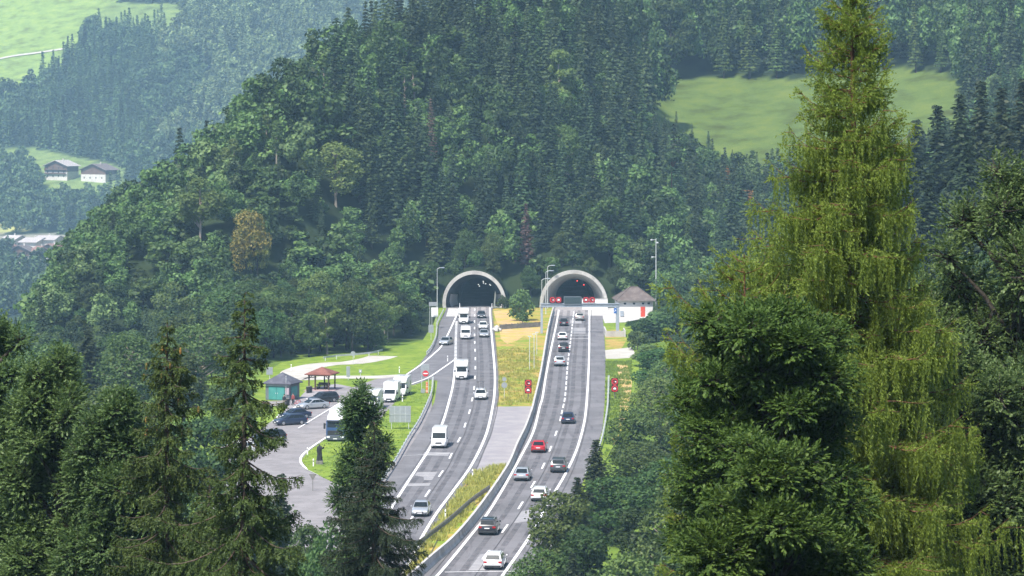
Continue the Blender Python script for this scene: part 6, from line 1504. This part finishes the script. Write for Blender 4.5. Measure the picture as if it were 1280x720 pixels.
chalet(77, 223, 21, 16, 10, 4.0, 'large white and timber farmhouse with pale roof on the far slope below a meadow', rz=R(-25), floors=3)
chalet(124, 225, 24, 15, 8, 4.4, 'long dark roofed barn beside the farmhouse on the far slope', 'far_roof_dark', R(-30), 1, name='barn')
chalet(28, 326, 15, 12, 7, 3.4, 'village house with timber gable, nearest in the distant village', 'far_roof_dark', R(-12), 2, name='house')
chalet(50, 326, 12, 12, 6.5, 3.0, 'village house with reddish roof right of the timber gabled one', 'far_roof_red', R(25), 2, name='house')
chalet(66, 321, 13, 11, 6, 2.8, 'village house with red brown roof at the edge of the wooded hill', 'far_roof_red', R(-20), 2, name='house')
chalet(44, 311, 20, 12, 5, 2.4, 'long pale roofed village building in the middle of the distant village', 'far_roof', R(70), 1, False, name='house')
chalet(62, 308, 22, 13, 5, 2.2, 'wide grey roofed hall at the back of the distant village', 'far_roof', R(80), 1, False, name='hall')
chalet(18, 308, 16, 10, 5, 2.4, 'white village house with pale roof at the back left of the village', 'far_roof', R(65), 1, False, name='house')
chalet(4, 316, 13, 10, 5, 2.6, 'village house at the left edge of the picture', 'far_roof_red', R(-10), 2, name='house')
chalet(34, 337, 24, 9, 4, 1.2, 'low white flat roofed building in front of the village houses', 'far_roof', R(88), 1, False, name='shed')
chalet(62, 336, 10, 9, 5, 2.2, 'small white house in front of the reddish roofs', 'far_roof', R(70), 1, False, name='house')
# a pale track across the upper meadow
tr_px = [(-20, 78), (15, 71), (45, 67), (85, 61)]
pts = []
for x, y in tr_px:
    ds = np.linspace(2450, 3000, 1200); X = (x - CX) * ds / F; Z = H - (y - HY) * ds / F; k = np.argmax(terr(X, ds) > Z); pts.append((X[k], ds[k]))
pl = catmull(pts, 6); bm = bmesh.new(); a, b_ = offset_line(pl, 2.4), offset_line(pl, -2.4)
va = [bm.verts.new((*p, terr1(*p) + .7)) for p in a]; vb = [bm.verts.new((*p, terr1(*p) + .7)) for p in b_]
for i in range(len(pl) - 1): bm.faces.new((va[i], vb[i], vb[i + 1], va[i + 1]))
struct('track', bm, M['path'])
# woods: too many and too distant to count
def far_wood(name, label, X, Y, kinds, sizes, mats):
    Z = terr(X, Y); tmpl = {'c': [conifer_parts(20, 3.4, 13, 6, 1.5, low=.08, dens=4)[0] for _ in range(3)], 'b': [broad_parts(14, 5.0, 13, 430, 1.35, low=.05)[0] for _ in range(4)]}
    Vs = []
    for x, y, z, kd, s in zip(X, Y, Z, kinds, sizes):
        T = tmpl[kd][int(rng.integers(len(tmpl[kd])))]; a = rng.uniform(0, 6.28); c, sn = math.cos(a), math.sin(a)
        w = s * rng.uniform(.85, 1.2); Vs.append(np.stack([(T[:, 0] * c - T[:, 1] * sn) * w + x, (T[:, 0] * sn + T[:, 1] * c) * w + y, T[:, 2] * s + z - .5], 1))
    V_ = np.concatenate(Vs); o = link(name, np_mesh(name, V_, quads(V_), mats)); print(name, len(X), len(V_) // 4)
    return tag(o, label, 'forest', kind='stuff')
n = 34000
Y = rng.uniform(1500, 3150, n); px = rng.uniform(-60, 520, n); X = (px - CX) * Y / F
Z = terr(X, Y); _, py = proj(X, Y, Z)
# what the near hill leaves visible
sil = np.interp(px, [-60, 30, 45, 90, 180, 270, 300, 380, 470, 520], [900, 440, 400, 300, 210, 140, 110, 60, 15, -20])
ok = (far_open(X, Y, Z) == 0) & (py < sil + 40) & (py > -60)
X, Y, px, py = X[ok], Y[ok], px[ok], py[ok]
order = np.argsort(rng.random(len(X))); keepi = []; cell = {}
for i in order:      # thin to a natural spacing
    k = (int(X[i] // 8), int(Y[i] // 9))
    if k in cell: continue
    cell[k] = 1; keepi.append(i)
X, Y, px, py = X[keepi], Y[keepi], px[keepi], py[keepi]
nz = np.array([mnoise.noise(Vector((a * .012, b * .008, 9))) for a, b in zip(X, Y)])
sunny = (px > 195) & (py < 190 - (px - 200) * .15) & (nz > -.42)  # trees given the paler leaf colour that stands for sunlight
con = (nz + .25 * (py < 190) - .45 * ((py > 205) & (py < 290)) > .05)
for nm, msk, lab, mt in (('far_forest', ~sunny, 'hazy blue forest covering the far valley side', 'far'), ('far_bright_forest', sunny, 'forest with painted-in sunlight on the far slope left of the hill crest', 'far_painted_sun')):
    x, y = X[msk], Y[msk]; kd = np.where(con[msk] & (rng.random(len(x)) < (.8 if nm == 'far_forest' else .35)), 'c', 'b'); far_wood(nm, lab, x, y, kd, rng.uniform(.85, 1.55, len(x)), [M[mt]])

# ------------------------------------------------------------------ air, sky, sun, camera
bm = box(-1310, 610, -70, 4310, -122, 790)
m = bpy.data.materials.new('haze_air'); m.use_nodes = True; nt = m.node_tree; nt.nodes.remove(nt.nodes['Principled BSDF'])
pv = nt.nodes.new('ShaderNodeVolumePrincipled'); pv.inputs['Color'].default_value = (.46, .76, 1.0, 1); pv.inputs['Density'].default_value = HAZE; pv.inputs['Anisotropy'].default_value = -.3
nt.links.new(pv.outputs[0], nt.nodes['Material Output'].inputs['Volume'])
tag(obj('haze', bm, m), kind='stuff'); 
world = bpy.data.worlds.new('World'); scene.world = world; world.use_nodes = True; nt = world.node_tree
bg = nt.nodes['Background']; sky = nt.nodes.new('ShaderNodeTexSky'); sky.sky_type = 'NISHITA'; sky.sun_disc = False
EL, AZ = R(56), R(-152)     # sun to the left and a little behind the viewpoint
sky.sun_elevation = EL; sky.sun_rotation = AZ; sky.air_density = 1; sky.dust_density = 1.2; sky.altitude = 600
nt.links.new(sky.outputs[0], bg.inputs['Color']); bg.inputs['Strength'].default_value = .115
ld = bpy.data.lights.new('sun', 'SUN'); ld.energy = 4.2; ld.angle = R(4); ld.color = (1, .95, .88)
lo = bpy.data.objects.new('sun', ld); COL.objects.link(lo)
v = Vector((math.sin(AZ) * math.cos(EL), math.cos(AZ) * math.cos(EL), math.sin(EL)))   # towards the sun
lo.rotation_euler = v.to_track_quat('Z', 'Y').to_euler(); lo.location = v * 300
cd = bpy.data.cameras.new('camera'); cd.sensor_width = 36; cd.lens = 36 * F / 1280; cd.shift_y = -(360 - HY) / 1280; cd.clip_start = .5; cd.clip_end = 8000
cam = bpy.data.objects.new('camera', cd); COL.objects.link(cam); cam.location = (0, 0, H); cam.rotation_euler = (R(90), 0, 0); scene.camera = cam
scene.view_settings.view_transform = 'Standard'; scene.view_settings.look = 'None'; scene.view_settings.exposure = EXPO; scene.view_settings.gamma = 1
scene.cycles.max_bounces = 8; scene.cycles.diffuse_bounces = 3; scene.cycles.glossy_bounces = 2; scene.cycles.transmission_bounces = 4; scene.cycles.volume_bounces = 0; scene.cycles.transparent_max_bounces = 4
scene.cycles.use_denoising = True; scene.cycles.denoiser = 'OPENIMAGEDENOISE'; scene.cycles.caustics_reflective = False; scene.cycles.caustics_refractive = False
